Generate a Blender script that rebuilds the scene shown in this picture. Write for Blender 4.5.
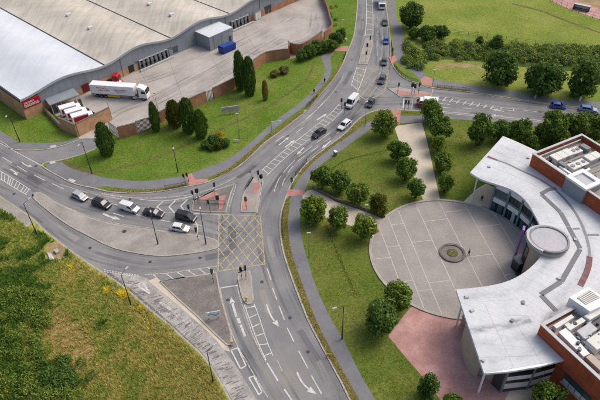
import bpy, bmesh, math, random
from mathutils import Vector, Matrix, noise
from mathutils.geometry import tessellate_polygon
random.seed(7)
for o in list(bpy.data.objects): bpy.data.objects.remove(o)
SC = bpy.context.scene
COL = SC.collection
rad = math.radians

# ------------------------------------------------------------------ camera
F_PX, TH, CAM_H, PHI = 572.0, rad(40.5), 82.0, rad(-1.28)
_r = Vector((1, 0, 0)); _u = Vector((0, math.sin(TH), math.cos(TH))); _f = Vector((0, math.cos(TH), -math.sin(TH)))
_R = _r*math.cos(PHI) + _u*math.sin(PHI); _U = -_r*math.sin(PHI) + _u*math.cos(PHI)
CAM = Vector((0, 0, CAM_H))
cd = bpy.data.cameras.new('camera'); cam = bpy.data.objects.new('camera', cd); COL.objects.link(cam)
cd.sensor_width = 36; cd.lens = F_PX/600*36; cd.clip_start = 1; cd.clip_end = 3000
cam.matrix_world = Matrix(((_R.x, _U.x, -_f.x, 0), (_R.y, _U.y, -_f.y, 0), (_R.z, _U.z, -_f.z, CAM_H), (0, 0, 0, 1)))
SC.camera = cam

# ------------------------------------------------------------------ sky, sun, exposure
SUN_EL, SUN_AZ = 52.0, 62.0       # azimuth clockwise from +Y (light comes from the right, slightly behind)
w = bpy.data.worlds.new('World'); SC.world = w; w.use_nodes = True
nt = w.node_tree; nt.nodes.clear()
sky = nt.nodes.new('ShaderNodeTexSky'); sky.sky_type = 'NISHITA'; sky.sun_disc = False
sky.sun_elevation = rad(SUN_EL); sky.sun_rotation = rad(SUN_AZ)
sky.air_density = 1.0; sky.dust_density = 6.0; sky.ozone_density = 0.6
bg = nt.nodes.new('ShaderNodeBackground'); bg.inputs[1].default_value = 0.15
wo = nt.nodes.new('ShaderNodeOutputWorld')
nt.links.new(sky.outputs[0], bg.inputs[0]); nt.links.new(bg.outputs[0], wo.inputs[0])
sl = bpy.data.lights.new('sun', 'SUN'); sl.energy = 0.9; sl.angle = rad(28); sl.color = (1, .985, .95)
so = bpy.data.objects.new('sun', sl); COL.objects.link(so)
_d = Vector((math.sin(rad(SUN_AZ))*math.cos(rad(SUN_EL)), math.cos(rad(SUN_AZ))*math.cos(rad(SUN_EL)), math.sin(rad(SUN_EL))))
so.rotation_euler = _d.to_track_quat('Z', 'Y').to_euler(); so.location = (0, 0, 200)
vs = SC.view_settings; vs.view_transform = 'Standard'; vs.look = 'None'; vs.exposure = 0.24; vs.gamma = 1; vs.use_curve_mapping = False
SC.render.resolution_x = 1024; SC.render.resolution_y = 683

# ------------------------------------------------------------------ helpers
def P(x, y, z=0.0):
    d = _R*((x-300)/F_PX) - _U*((y-200)/F_PX) + _f
    return CAM + d*((z-CAM_H)/d.z)
def W(pts, z=0.0): return [P(x, y, z) for x, y in pts]
def cat(pts, n=4, closed=False):
    "Catmull-Rom through points"
    pts = [Vector(p) for p in pts]; m = len(pts); out = []
    for i in range(m if closed else m-1):
        g = (lambda k: pts[k % m]) if closed else (lambda k: pts[max(0, min(m-1, k))])
        p0, p1, p2, p3 = g(i-1), g(i), g(i+1), g(i+2)
        for k in range(n):
            t = k/n
            out.append(.5*((2*p1)+(p2-p0)*t+(2*p0-5*p1+4*p2-p3)*t*t+(3*p1-p0-3*p2+p3)*t*t*t))
    if not closed: out.append(pts[-1])
    return out
def C(pts, n=4, z=0.0): return cat(W(pts, z), n)
def lin(c):
    c /= 255
    return c/12.92 if c <= .04045 else ((c+.055)/1.055)**2.4
def S(r, g, b, k=.8): return (lin(r)*k, lin(g)*k, lin(b)*k, 1)
def prop(o, label=None, cat=None, group=None, kind=None):
    if label: o['label'] = label
    if cat: o['category'] = cat
    if group: o['group'] = group
    if kind: o['kind'] = kind
    return o
def link(o, parent=None):
    COL.objects.link(o)
    if parent is not None: o.parent = parent
    return o
def empty(name, loc=(0, 0, 0), rz=0, label=None, cat=None, group=None):
    o = bpy.data.objects.new(name, None); o.empty_display_size = .3; o.location = loc; o.rotation_euler = (0, 0, rz)
    link(o); return prop(o, label, cat, group)
def mesh(name, verts, faces, mat=None, smooth=False):
    me = bpy.data.meshes.new(name); me.from_pydata([tuple(v) for v in verts], [], faces)
    if mat is not None: me.materials.append(mat)
    if smooth: me.shade_smooth()
    me.update(); return me
def obj(name, me, parent=None): return link(bpy.data.objects.new(name, me), parent)
def mo(name, verts, faces, mat, parent=None, smooth=False): return obj(name, mesh(name, verts, faces, mat, smooth), parent)

class MB:
    def __init__(s): s.v = []; s.f = []
    def add(s, v, f):
        n = len(s.v); s.v += [Vector(p) for p in v]; s.f += [tuple(i+n for i in q) for q in f]; return s
    def box(s, c, d, rz=0, M=None):
        x, y, z = d[0]/2, d[1]/2, d[2]/2
        v = [Vector((a*x, b*y, e*z)) for e in (-1, 1) for a, b in ((-1, -1), (1, -1), (1, 1), (-1, 1))]
        m = M or Matrix.Rotation(rz, 3, 'Z')
        return s.add([m@p+Vector(c) for p in v], [(3, 2, 1, 0), (4, 5, 6, 7), (0, 1, 5, 4), (1, 2, 6, 5), (2, 3, 7, 6), (3, 0, 4, 7)])
    def cyl(s, a, b, r0, r1=None, n=8, caps=True):
        a, b = Vector(a), Vector(b); r1 = r0 if r1 is None else r1
        ax = (b-a).normalized(); t = ax.orthogonal().normalized(); q = ax.cross(t)
        v = []
        for p, r in ((a, r0), (b, r1)):
            for i in range(n):
                w_ = 2*math.pi*i/n; v.append(p+(t*math.cos(w_)+q*math.sin(w_))*r)
        f = [(i, (i+1) % n, n+(i+1) % n, n+i) for i in range(n)]
        if caps: f += [tuple(range(n-1, -1, -1)), tuple(range(n, 2*n))]
        return s.add(v, f)
    def prism(s, pts, z0, z1):
        "vertical prism over a 2-D outline (any winding, may be concave)"
        n = len(pts); pts = ccw(pts)
        tri = tessellate_polygon([[Vector((p[0], p[1], 0)) for p in pts]])
        v = [Vector((p[0], p[1], z0)) for p in pts]+[Vector((p[0], p[1], z1)) for p in pts]
        f = []
        for t in tri:
            a, b, c = [v[i] for i in t]
            t = tuple(t) if (b-a).cross(c-a).z > 0 else (t[0], t[2], t[1])
            f.append(tuple(i+n for i in t)); f.append((t[2], t[1], t[0]))
        f += [(i, (i+1) % n, n+(i+1) % n, n+i) for i in range(n)]
        return s.add(v, f)
    def build(s, name, mat, parent=None, smooth=False): return mo(name, s.v, s.f, mat, parent, smooth)
    def mesh(s, name, mat, smooth=False): return mesh(name, s.v, s.f, mat, smooth)
def ccw(pts):
    a = sum(pts[i][0]*pts[(i+1) % len(pts)][1]-pts[(i+1) % len(pts)][0]*pts[i][1] for i in range(len(pts)))
    return list(pts) if a > 0 else list(pts)[::-1]
def sheet(name, pts, z, mat, parent=None, kind=None, z0=None):
    "slab over an outline; a thin one is a laid sheet"
    o = MB().prism(pts, z-.03 if z0 is None else z0, z).build(name, mat, parent)
    if kind: o['kind'] = kind
    return o
def offs(line, d):
    "offset polyline to the left by d"
    out = []; n = len(line)
    for i in range(n):
        t = (line[min(i+1, n-1)]-line[max(i-1, 0)]); t.z = 0
        t = t.normalized() if t.length else Vector((1, 0, 0))
        out.append(line[i]+Vector((-t.y, t.x, 0))*d)
    return out
def band(name, line, wd, z, mat, parent=None, z0=None, uv=False):
    "strip along a line: flat when z0 is None, else with height"
    line = [Vector((p[0], p[1], 0)) for p in line]
    L, R = offs(line, wd/2), offs(line, -wd/2); n = len(line)
    v = [Vector((p.x, p.y, z)) for p in L]+[Vector((p.x, p.y, z)) for p in R]
    f = [(i, n+i, n+i+1, i+1) for i in range(n-1)]
    if z0 is not None:
        v += [Vector((p.x, p.y, z0)) for p in L]+[Vector((p.x, p.y, z0)) for p in R]
        f += [(2*n+i, i, i+1, 2*n+i+1) for i in range(n-1)]+[(n+i, 3*n+i, 3*n+i+1, n+i+1) for i in range(n-1)]
        f += [(0, 2*n, 3*n, n), (n-1, 2*n-1, 4*n-1, 3*n-1)]
    o = mo(name, v, f, mat, parent)
    if uv:
        me = o.data; lay = me.uv_layers.new(name='UVMap'); acc = [0]
        for i in range(1, n): acc.append(acc[-1]+(line[i]-line[i-1]).length)
        for lp in me.loops:
            i = lp.vertex_index; lay.data[lp.index].uv = ((i // n)*wd, acc[i % n])
        o['len'] = acc[-1]
    return o

# ------------------------------------------------------------------ materials
class NT:
    def __init__(s, name):
        s.m = bpy.data.materials.new(name); s.m.use_nodes = True; s.t = s.m.node_tree
        s.b = s.t.nodes['Principled BSDF']; s.out = s.t.nodes['Material Output']
    def n(s, typ, **k):
        d = s.t.nodes.new('ShaderNode'+typ)
        for a, b in k.items(): setattr(d, a, b)
        return d
    def l(s, a, b): s.t.links.new(a, b)
    def pos(s, stretch=None):
        g = s.n('NewGeometry').outputs['Position']
        if stretch:
            mp = s.n('Mapping'); mp.inputs['Scale'].default_value = stretch[:3]
            if len(stretch) > 3: mp.inputs['Rotation'].default_value = (0, 0, stretch[3])
            s.l(g, mp.inputs[0]); return mp.outputs[0]
        return g
    def noise(s, vec, scale, detail=4, rough=.55, dist=0):
        d = s.n('TexNoise'); d.inputs['Scale'].default_value = scale; d.inputs['Detail'].default_value = detail
        d.inputs['Roughness'].default_value = rough; d.inputs['Distortion'].default_value = dist
        s.l(vec, d.inputs['Vector']); return d.outputs['Fac']
    def ramp(s, fac, stops):
        d = s.n('ValToRGB'); e = d.color_ramp.elements
        while len(e) < len(stops): e.new(.5)
        for k, (p, c) in enumerate(stops): e[k].position = p; e[k].color = c if len(c) == 4 else (*c, 1)
        s.l(fac, d.inputs[0]); return d.outputs[0]
    def mix(s, fac, a, b, mode='MIX'):
        d = s.n('Mix', data_type='RGBA', blend_type=mode)
        if isinstance(fac, float): d.inputs[0].default_value = fac
        else: s.l(fac, d.inputs[0])
        for k, c in ((6, a), (7, b)):
            if isinstance(c, tuple): d.inputs[k].default_value = c
            else: s.l(c, d.inputs[k])
        return d.outputs[2]
    def bump(s, h, st=.3, dist=.05):
        d = s.n('Bump'); d.inputs['Strength'].default_value = st; d.inputs['Distance'].default_value = dist
        s.l(h, d.inputs['Height']); s.l(d.outputs[0], s.b.inputs['Normal'])
    def fin(s, color, rough=.85, spec=.3, metal=0):
        if isinstance(color, tuple): s.b.inputs['Base Color'].default_value = color
        else: s.l(color, s.b.inputs['Base Color'])
        s.b.inputs['Roughness'].default_value = rough; s.b.inputs['Specular IOR Level'].default_value = spec
        s.b.inputs['Metallic'].default_value = metal
        return s.m
G3 = lambda v: (v, v, v, 1)
def surf(name, stops, scale, fine=6.0, famt=.25, rough=.9, bump=.3, stretch=None, spec=.2, extra=None, detail=6):
    "ground-like: large patches from a ramp, fine speckle multiplied, light bump"
    k = NT(name); p = k.pos(stretch)
    c = k.ramp(k.noise(p, scale, detail, .6), stops)
    q = k.pos()
    sp = k.ramp(k.noise(q, fine, 5, .7), [(.3, G3(1-famt*1.6)), (.7, G3(1+famt))])
    c = k.mix(1.0, c, sp, 'MULTIPLY')
    if extra: c = extra(k, c)
    if bump: k.bump(k.noise(q, fine, 4, .7), bump, .06)
    return k.fin(c, rough, spec)
def plain(name, col, rough=.6, spec=.4, metal=0, var=.12, scale=1.5, coat=0):
    k = NT(name)
    tc = k.n('TexCoord').outputs['Object']
    c = k.mix(1.0, col, k.ramp(k.noise(tc, scale, 4), [(.3, G3(1-var)), (.7, G3(1+var*.6))]), 'MULTIPLY')
    m = k.fin(c, rough, spec, metal)
    if coat: k.b.inputs['Coat Weight'].default_value = coat
    return m

def asphalt(name, a, b, cc):
    def ex(k, c):
        q = k.pos()
        v = k.n('TexVoronoi', feature='DISTANCE_TO_EDGE'); v.inputs['Scale'].default_value = .16
        wn = k.n('TexNoise'); wn.inputs['Scale'].default_value = 1.2; wn.inputs['Detail'].default_value = 4; k.l(q, wn.inputs['Vector'])
        ad = k.n('VectorMath', operation='MULTIPLY_ADD'); ad.inputs[1].default_value = (1.2, 1.2, 0); k.l(wn.outputs['Color'], ad.inputs[0]); k.l(q, ad.inputs[2])
        k.l(ad.outputs[0], v.inputs['Vector'])
        cr = k.ramp(v.outputs['Distance'], [(0, G3(.72)), (.012, G3(1))])
        gate = k.ramp(k.noise(q, .06, 2), [(.5, G3(0)), (.58, G3(.8))])
        return k.mix(gate, c, k.mix(1.0, c, cr, 'MULTIPLY'))
    return surf(name, [(.28, a), (.5, b), (.72, cc)], .13, 5.0, .13, .88, .15, extra=ex)
M = {}
M['asphalt'] = asphalt('asphalt', S(130, 131, 133), S(143, 143, 144), S(158, 156, 154))
M['asphalt_dark'] = asphalt('asphalt_dark', S(98, 99, 102), S(108, 109, 112), S(122, 122, 123))
M['footway'] = surf('footway', [(.3, S(122, 122, 126)), (.7, S(140, 140, 143))], .25, 4, .1, .9, .15)
M['old_slip'] = surf('old_slip', [(.32, S(142, 139, 136)), (.5, S(176, 172, 167)), (.68, S(200, 195, 188))], .35, 3.5, .2, .9, .3, stretch=(1, 1, 1))
def lawn(name, a, b, c, sc=.09, fine=2.2, fa=.3): return surf(name, [(.3, a), (.5, b), (.7, c)], sc, fine, fa, .95, .8, spec=.05,
    extra=lambda k, q: k.mix(k.ramp(k.noise(k.pos(), .33, 6, .65, .4), [(.58, G3(0)), (.72, G3(.55))]), q, S(140, 126, 82)))
M['lawn_nw'] = lawn('lawn_nw', S(92, 124, 40), S(108, 134, 52), S(136, 144, 72))
M['lawn_se'] = lawn('lawn_se', S(92, 116, 46), S(110, 124, 54), S(134, 134, 74))
M['lawn_ne'] = lawn('lawn_ne', S(112, 138, 56), S(138, 152, 70), S(164, 166, 94), .05)
M['meadow'] = lawn('meadow', S(130, 142, 62), S(166, 166, 84), S(194, 184, 120), .14, 1.6)
M['verge'] = surf('verge', [(.3, S(98, 96, 48)), (.5, S(122, 108, 66)), (.7, S(138, 122, 84))], .5, 3, .3, .95, .6)
M['dirt'] = surf('dirt', [(.3, S(150, 128, 92)), (.7, S(186, 164, 124))], .4, 3, .25, .95, .5)
M['track'] = surf('worn_track', [(.3, S(96, 100, 50)), (.7, S(128, 118, 74))], .5, 3, .3, .95, .6)
M['concrete'] = surf('concrete', [(.3, S(166, 160, 154)), (.5, S(186, 179, 172)), (.7, S(200, 193, 184))], .12, 3, .1, .85, .1)
M['island'] = surf('island_paving', [(.3, S(150, 144, 138)), (.5, S(168, 162, 155)), (.7, S(186, 179, 171))], .22, 4, .16, .9, .2)
M['gravel'] = surf('gravel', [(.3, S(120, 115, 111)), (.5, S(136, 130, 126)), (.7, S(156, 149, 143))], .3, 4, .25, .95, .5)
M['kerb'] = surf('kerbstone', [(.3, S(168, 160, 150)), (.7, S(196, 188, 176))], .7, 4, .12, .85, .1)
M['beige'] = surf('beige_paving', [(.3, S(206, 192, 170)), (.7, S(224, 212, 194))], .3, 4, .1, .85, .1)
M['red_block'] = surf('red_paving', [(.3, S(176, 134, 128)), (.5, S(196, 152, 146)), (.7, S(212, 172, 164))], .3, 4, .14, .85, .15)
M['red_tactile'] = surf('red_tactile', [(.3, S(186, 132, 122)), (.7, S(206, 152, 140))], .8, 5, .14, .85, .2)
M['plaza'] = surf('plaza_paving', [(.3, S(158, 152, 147)), (.5, S(168, 162, 157)), (.7, S(178, 172, 166))], .2, 4, .12, .85, .12)
M['plaza_line'] = surf('plaza_band', [(.3, S(196, 191, 186)), (.7, S(214, 210, 204))], .5, 4, .08, .85, .05)
M['white_paint'] = surf('white_road_paint', [(.3, S(190, 187, 182)), (.6, S(226, 224, 220))], 1.3, 6, .14, .7, 0)
def worn(name, col, lo=.42, hi=.56):
    k = NT(name); q = k.pos()
    k.fin(col, .75, .2)
    t = k.n('BsdfTransparent'); mx = k.n('MixShader')
    k.l(k.ramp(k.noise(q, 2.6, 5, .7), [(lo, G3(0)), (hi, G3(1))]), mx.inputs[0])
    k.l(t.outputs[0], mx.inputs[1]); k.l(k.b.outputs[0], mx.inputs[2]); k.l(mx.outputs[0], k.out.inputs[0])
    return k.m
M['paint_worn'] = worn('worn_white_paint', S(222, 218, 210), .30, .62)
M['yellow_worn'] = worn('worn_yellow_paint', S(224, 206, 152), .28, .62)
M['repair_dark'] = worn('dark_bitumen_scar', S(112, 110, 109), .40, .56)
def wear(name, col, amt, lo=.46, hi=.68):
    "thin film along a lane: streaks stretched in the driving direction, fading at its edges"
    k = NT(name); uv = k.n('UVMap').outputs[0]
    mp = k.n('Mapping'); mp.inputs['Scale'].default_value = (1.1, .035, 1); k.l(uv, mp.inputs[0])
    st = k.ramp(k.noise(mp.outputs[0], 1.0, 5, .6), [(lo, G3(0)), (hi, G3(amt))])
    f2 = k.ramp(k.noise(k.pos(), .09, 3), [(.38, G3(.15)), (.6, G3(1))])
    al = k.mix(1.0, st, f2, 'MULTIPLY')
    k.fin(col, .85, .15); t = k.n('BsdfTransparent'); mx = k.n('MixShader')
    k.l(al, mx.inputs[0]); k.l(t.outputs[0], mx.inputs[1]); k.l(k.b.outputs[0], mx.inputs[2]); k.l(mx.outputs[0], k.out.inputs[0])
    return k.m
M['wear_dark'] = wear('tyre_rubber_film', S(106, 107, 110), .55)
M['wear_pale'] = wear('road_dust_film', S(196, 186, 174), .6)

def roofmat(name, a, b, cc, ang, seam=.9, dirt=.12):
    "profiled sheet roof: fine ribs, lap joints and streaky dirt"
    def ex(k, c):
        p = k.pos((1, 1, 1, ang))
        wv = k.n('TexWave', wave_type='BANDS', bands_direction='X'); wv.inputs['Scale'].default_value = seam; wv.inputs['Distortion'].default_value = .0
        k.l(p, wv.inputs[0])
        c = k.mix(1.0, c, k.ramp(wv.outputs['Fac'], [(0, G3(.93)), (.25, G3(1.0))]), 'MULTIPLY')
        mp = k.pos((1.2, .05, 1, ang)); mp2 = k.pos((.03, .6, 1, ang))
        c = k.mix(1.0, c, k.ramp(k.noise(mp, .7, 5), [(.35, G3(1-dirt)), (.6, G3(1.02))]), 'MULTIPLY')
        return k.mix(1.0, c, k.ramp(k.noise(mp2, .5, 4), [(.35, G3(1-dirt*.7)), (.6, G3(1.01))]), 'MULTIPLY')
    return surf(name, [(.3, a), (.5, b), (.7, cc)], .08, 3, .03, .8, .04, spec=.12, extra=ex)
WA = math.atan2(79.1, 74.8)
M['roof_white'] = roofmat('white_sheet_roof', S(212, 219, 226), S(220, 227, 233), S(226, 231, 236), -WA, .9, .05)
M['roof_beige'] = roofmat('beige_sheet_roof', S(204, 197, 184), S(213, 206, 193), S(221, 214, 201), -WA, .9, .17)
M['roof_mem'] = surf('pale_roof_membrane', [(.28, S(198, 203, 208)), (.5, S(214, 218, 222)), (.72, S(224, 227, 230))], .22, 2.2, .07, .6, .05, spec=.3,
    extra=lambda k, c: k.mix(1.0, c, k.ramp(k.noise(k.pos((1, 1, 1)), .9, 8, .7, .6), [(.64, G3(1)), (.78, G3(.72))]), 'MULTIPLY'))
M['cladding'] = surf('grey_cladding', [(.3, S(138, 145, 154)), (.7, S(156, 163, 171))], .25, 2, .05, .5, .02, spec=.4)
M['cladding_d'] = plain('eave_trim', S(176, 182, 188), .5)
def brick(name, a, b, mort, s=1.0):
    k = NT(name); g = k.n('NewGeometry'); q = g.outputs['Position']
    sx = k.n('SeparateXYZ'); k.l(q, sx.inputs[0])
    dt = k.n('VectorMath', operation='DOT_PRODUCT'); k.l(q, dt.inputs[0]); dt.inputs[1].default_value = (.70, .715, 0)
    cb = k.n('CombineXYZ'); k.l(dt.outputs['Value'], cb.inputs[0]); k.l(sx.outputs[2], cb.inputs[1])
    bt = k.n('TexBrick'); bt.inputs['Scale'].default_value = s; bt.inputs['Color1'].default_value = a; bt.inputs['Color2'].default_value = b; bt.inputs['Mortar'].default_value = mort
    bt.inputs['Brick Width'].default_value = .45; bt.inputs['Row Height'].default_value = .15; bt.inputs['Mortar Size'].default_value = .018
    k.l(cb.outputs[0], bt.inputs[0])
    c = k.mix(1.0, bt.outputs[0], k.ramp(k.noise(q, .6, 5), [(.3, G3(.72)), (.7, G3(1.08))]), 'MULTIPLY')
    k.bump(bt.outputs['Fac'], .2, -.01)
    return k.fin(c, .9, .15)
M['brick_tan'] = brick('tan_brick', S(214, 166, 120), S(200, 148, 104), S(206, 184, 156))
M['brick_orange'] = brick('orange_brick', S(202, 142, 106), S(180, 120, 90), S(184, 152, 126))
M['brick_red'] = brick('red_brick', S(200, 98, 62), S(180, 82, 54), S(178, 116, 88))
M['coping'] = surf('coping', [(.3, S(110, 100, 94)), (.7, S(140, 128, 118))], .8, 4, .15)
M['white'] = plain('white_metal', S(242, 243, 243, .85), .5)
M['offwhite'] = plain('off_white_panel', S(228, 227, 221), .6)
M['palegrey'] = plain('pale_grey_metal', S(190, 193, 196), .5)
M['grey'] = plain('grey_metal', S(132, 136, 140), .5)
M['midgrey'] = plain('mid_grey_walkway', S(128, 130, 132), .8)
M['darkgrey'] = plain('dark_grey_metal', S(66, 68, 72), .5)
M['black'] = plain('black_metal', S(30, 31, 33), .45)
M['rubber'] = plain('rubber', S(34, 34, 36), .85, .2)
M['rim'] = plain('alloy_rim', S(150, 152, 156), .35, .5, .6)
M['glass'] = plain('dark_glass', S(26, 34, 38), .08, .6, var=.3)
M['glass_teal'] = plain('teal_glass', S(64, 92, 94), .12, .6, var=.35, scale=.8)
M['red'] = plain('red_paint', S(186, 28, 46), .4)
M['yellow'] = plain('yellow_plastic', S(226, 184, 40), .5)
M['blue_skip'] = plain('blue_steel', S(36, 68, 150), .5)
M['purple'] = plain('purple_panel', S(150, 112, 172), .5)
M['brownstain'] = plain('red_brown_gutter', S(140, 100, 98), .8, var=.5, scale=.8)
M['pinkmem'] = surf('pinkish_membrane', [(.4, S(186, 190, 196)), (.54, S(198, 194, 198)), (.7, S(204, 178, 184))], .3, 2, .08, .6, .02)
M['beige_wall'] = plain('beige_render', S(196, 182, 164), .85)
M['bark'] = plain('bark', S(84, 70, 56), .95, .1, var=.35, scale=6)
M['lens_red'] = plain('red_lens', S(190, 30, 30), .3); M['lens_amber'] = plain('amber_lens', S(210, 140, 30), .3); M['lens_green'] = plain('green_lens', S(40, 140, 90), .3)
M['lampglass'] = plain('lamp_glass', S(226, 228, 226), .3)
M['steelpole'] = plain('galvanised_steel', S(138, 140, 142), .5)
M['darkpole'] = plain('dark_painted_pole', S(48, 48, 50), .5)
M['wood'] = plain('weathered_boards', S(206, 200, 190), .85, var=.2)
M['straw'] = None
def leaf(name, cols, tr=.36, k_=1.0):
    k = NT(name); g = k.n('NewGeometry')
    oi = k.n('ObjectInfo')
    c = k.ramp(g.outputs['Random Per Island'], [(i/(len(cols)-1)*.9+.05, x) for i, x in enumerate(cols)])
    tint = k.ramp(oi.outputs['Random'], [(0, (.78, .86, .76, 1)), (.35, (.95, 1, .9, 1)), (.7, (1.08, 1.04, .92, 1)), (1, (1.22, 1.14, .85, 1))])
    c = k.mix(1.0, c, tint, 'MULTIPLY')
    m = k.fin(c, .65, .15)
    t = k.n('BsdfTranslucent'); k.l(c, t.inputs[0]); mx = k.n('MixShader'); mx.inputs[0].default_value = tr
    k.l(k.b.outputs[0], mx.inputs[1]); k.l(t.outputs[0], mx.inputs[2]); k.l(mx.outputs[0], k.out.inputs[0])
    return m
M['leaf'] = leaf('broad_leaves', [S(72, 100, 40), S(102, 132, 52), S(132, 158, 66), S(160, 176, 84)])
M['leaf_dark'] = leaf('dark_leaves', [S(70, 98, 44), S(96, 128, 58), S(126, 152, 74)])
M['leaf_conifer'] = leaf('conifer_sprays', [S(60, 86, 42), S(86, 116, 54), S(116, 144, 66)])
M['leaf_olive'] = leaf('olive_sprays', [S(66, 80, 30), S(92, 102, 40), S(122, 122, 48)])
M['leaf_gold'] = leaf('golden_leaves', [S(170, 150, 40), S(206, 184, 60), S(150, 150, 50)])
M['leaf_dry'] = leaf('dry_twigs', [S(134, 124, 70), S(160, 146, 92), S(110, 116, 56)])
M['leaf_blue'] = leaf('grey_green_leaves', [S(84, 106, 70), S(104, 126, 88), S(120, 138, 96)])
M['g_green'] = leaf('green_blades', [S(138, 162, 66), S(170, 188, 86), S(198, 206, 110)])
M['g_deep'] = leaf('deep_green_blades', [S(72, 110, 44), S(100, 138, 56), S(132, 160, 72)])
M['g_straw'] = leaf('straw_blades', [S(216, 206, 132), S(230, 220, 156), S(200, 198, 120), S(200, 176, 112)])
M['g_flower'] = leaf('yellow_flowers', [S(244, 222, 50), S(250, 236, 90)])
M['darkred'] = plain('dark_red_paint', S(116, 30, 44), .5)
M['leaf_bank'] = leaf('bank_growth', [S(84, 116, 46), S(112, 142, 58), S(140, 160, 74), S(164, 172, 92)])
M['ditch'] = surf('ditch_grass', [(.3, S(58, 78, 28)), (.7, S(86, 102, 42))], .6, 3, .3, .95, .6)
M['teal'] = plain('teal_frame', S(112, 140, 146), .5)
M['bare'] = surf('bare_soil', [(.3, S(138, 116, 70)), (.5, S(158, 132, 84)), (.7, S(176, 152, 104))], .5, 3, .3, .95, .6)
M['wood_d'] = plain('darker_board_tone', S(178, 172, 162), .9)  # slightly darker board colour for the hoarding's joints and faded lettering
M['brown_shelter'] = None
M['yellow_faint'] = worn('faint_yellow_paint', S(218, 204, 162), .26, .62)
# ------------------------------------------------------------------ ground and roads
g = MB().prism([(-700, -200), (700, -200), (700, 1200), (-700, 1200)], -1.0, -.4).build('ground', M['lawn_ne']); g['kind'] = 'structure'
road = sheet('road', [(-260, 5), (200, 5), (200, 420), (-260, 420)], 0, M['asphalt'], None, 'structure', -.35)
LZ = .12
def block(name, kerb_px, rest_px, mat, n=4):
    "raised land behind a kerb; the kerb is a part of it"
    k = C(kerb_px, n)
    o = sheet(name, k+W(rest_px), LZ, mat, None, 'structure', -.35)
    kb = band('kerb', k, .32, LZ+.012, M['kerb'], o, z0=-.02)
    return o, k
nw_a, _ = block('lawn', [(-120, 70), (-60, 106), (0, 141), (11, 148.5), (25, 150.5), (45, 149.5), (60, 146.5), (72, 142.5), (80, 139)],
                [(63, 127), (50, 106), (-60, 30), (-200, 30)], M['lawn_nw'])
NWB = [(101, 140), (100, 146), (85, 153.5), (70, 158), (58, 161), (47, 162.6), (42.5, 165.5), (47, 169.5), (60, 177), (75, 184), (95, 188.5), (110, 192), (135, 193.5), (160, 191.5), (188, 186.5), (208, 182),
       (225, 174), (240, 165.5), (250, 156.5), (261, 146), (278, 133), (300, 116), (316, 99), (330, 83), (341, 67), (347.5, 52), (354, 35), (356.5, 16), (357.5, 0), (358, -40), (358, -120)]
WALL_PX = [(120, 138.5), (138, 134), (158, 124.5), (169, 119), (194, 108), (207, 102), (214, 99), (234, 89), (243, 83), (249, 76), (255, 70), (266, 62.5), (280, 59.8), (289, 59)]
nw_b, _ = block('lawn', NWB, [(318, -120), (322, 0), (327, 12), (330, 24), (332, 32), (322, 41), (310, 48), (300, 57)]+WALL_PX[::-1]+[(108, 131)], M['lawn_nw'])
se, se_k = block('lawn', [(372, 440), (352, 404), (340, 380), (326, 354), (310, 324), (304, 310), (294, 284), (287, 264), (283, 250), (280, 230), (281, 214), (285, 200), (290, 187), (298, 174), (310, 160.5),
                 (326, 148), (344, 134.5), (356, 122), (366, 114.5), (378, 110.5), (392, 109.5), (405, 110.5), (422, 111), (440, 113), (480, 117), (540, 122.5), (600, 130), (760, 152)],
                 [(900, 300), (900, 520), (372, 520)], M['lawn_se'])
ne, _ = block('field', [(384.5, -120), (384.5, -40), (385.6, 0), (388, 20), (390, 40), (390.5, 58), (393, 66), (400, 75), (408, 80), (420, 84), (433, 88), (468, 92), (496, 96), (548, 104), (600, 110), (760, 130)],
              [(900, 60), (800, -120)], M['lawn_ne'])
sw, _ = block('meadow', [(-120, 125), (-60, 160), (0, 197), (30, 217), (45, 231), (60, 243), (75, 254), (92, 266), (103, 273), (118, 283), (134, 296), (150, 310), (170, 326), (184, 339), (193, 347), (205, 359), (219, 380), (231, 402), (245, 430)],
              [(245, 560), (-200, 560), (-260, 250)], M['meadow'])
# yard of the depot and the hard ground round it
yard = sheet('yard', W([(80, 139), (101, 138.6), (108, 131)]+WALL_PX+[(300, 57), (310, 48), (322, 41), (332, 32), (330, 24), (327, 12), (322, 0), (318, -120), (-300, -120), (-260, 40), (-60, 50), (20, 112), (44, 112), (63, 128)]), LZ-.02, M['concrete'], None, 'structure', -.35)

def path(name, pts, mat, z=LZ+.012, parent=None): return sheet(name, pts, z, mat, parent, 'structure' if parent is None else None)
def lr(l, r, n=4): return C(l, n)+C(r, n)[::-1]
# footways on the lawns
path('footpath', lr([(-110, 62), (0, 131), (15, 140.5), (28, 143.5), (60, 142.5), (72, 139.5), (78.5, 137.5)], [(-110, 72), (0, 140), (11, 147.6), (25, 149.6), (45, 148.6), (60, 145.6), (72, 141.8), (79.4, 138.6)]), M['footway'])
path('footpath', lr([(62, 162), (66, 165.5), (75, 170), (90, 174), (105, 178), (130, 181), (150, 181), (165, 179), (185, 176), (205, 168.5), (225, 161), (244, 148), (266, 129), (286, 113), (300, 103), (314, 89), (323, 77), (325, 68), (321, 58), (326, 52)],
                   [(46.5, 164.6), (47.5, 168.5), (60, 176.2), (75, 183.2), (95, 187.6), (107, 186.8), (125, 189), (150, 189.5), (170, 187), (188, 183), (207, 178), (230, 167.5), (252, 149), (273, 130), (293, 115), (307, 104.5), (317, 92), (328, 80), (331.5, 68), (330, 59), (333, 55)]), M['footway'])
path('footpath', W([(326, 52), (333, 46.5), (348.5, 46.5), (347, 51.5), (335, 51), (333, 55)]), M['red_tactile'], LZ+.020)
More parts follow.
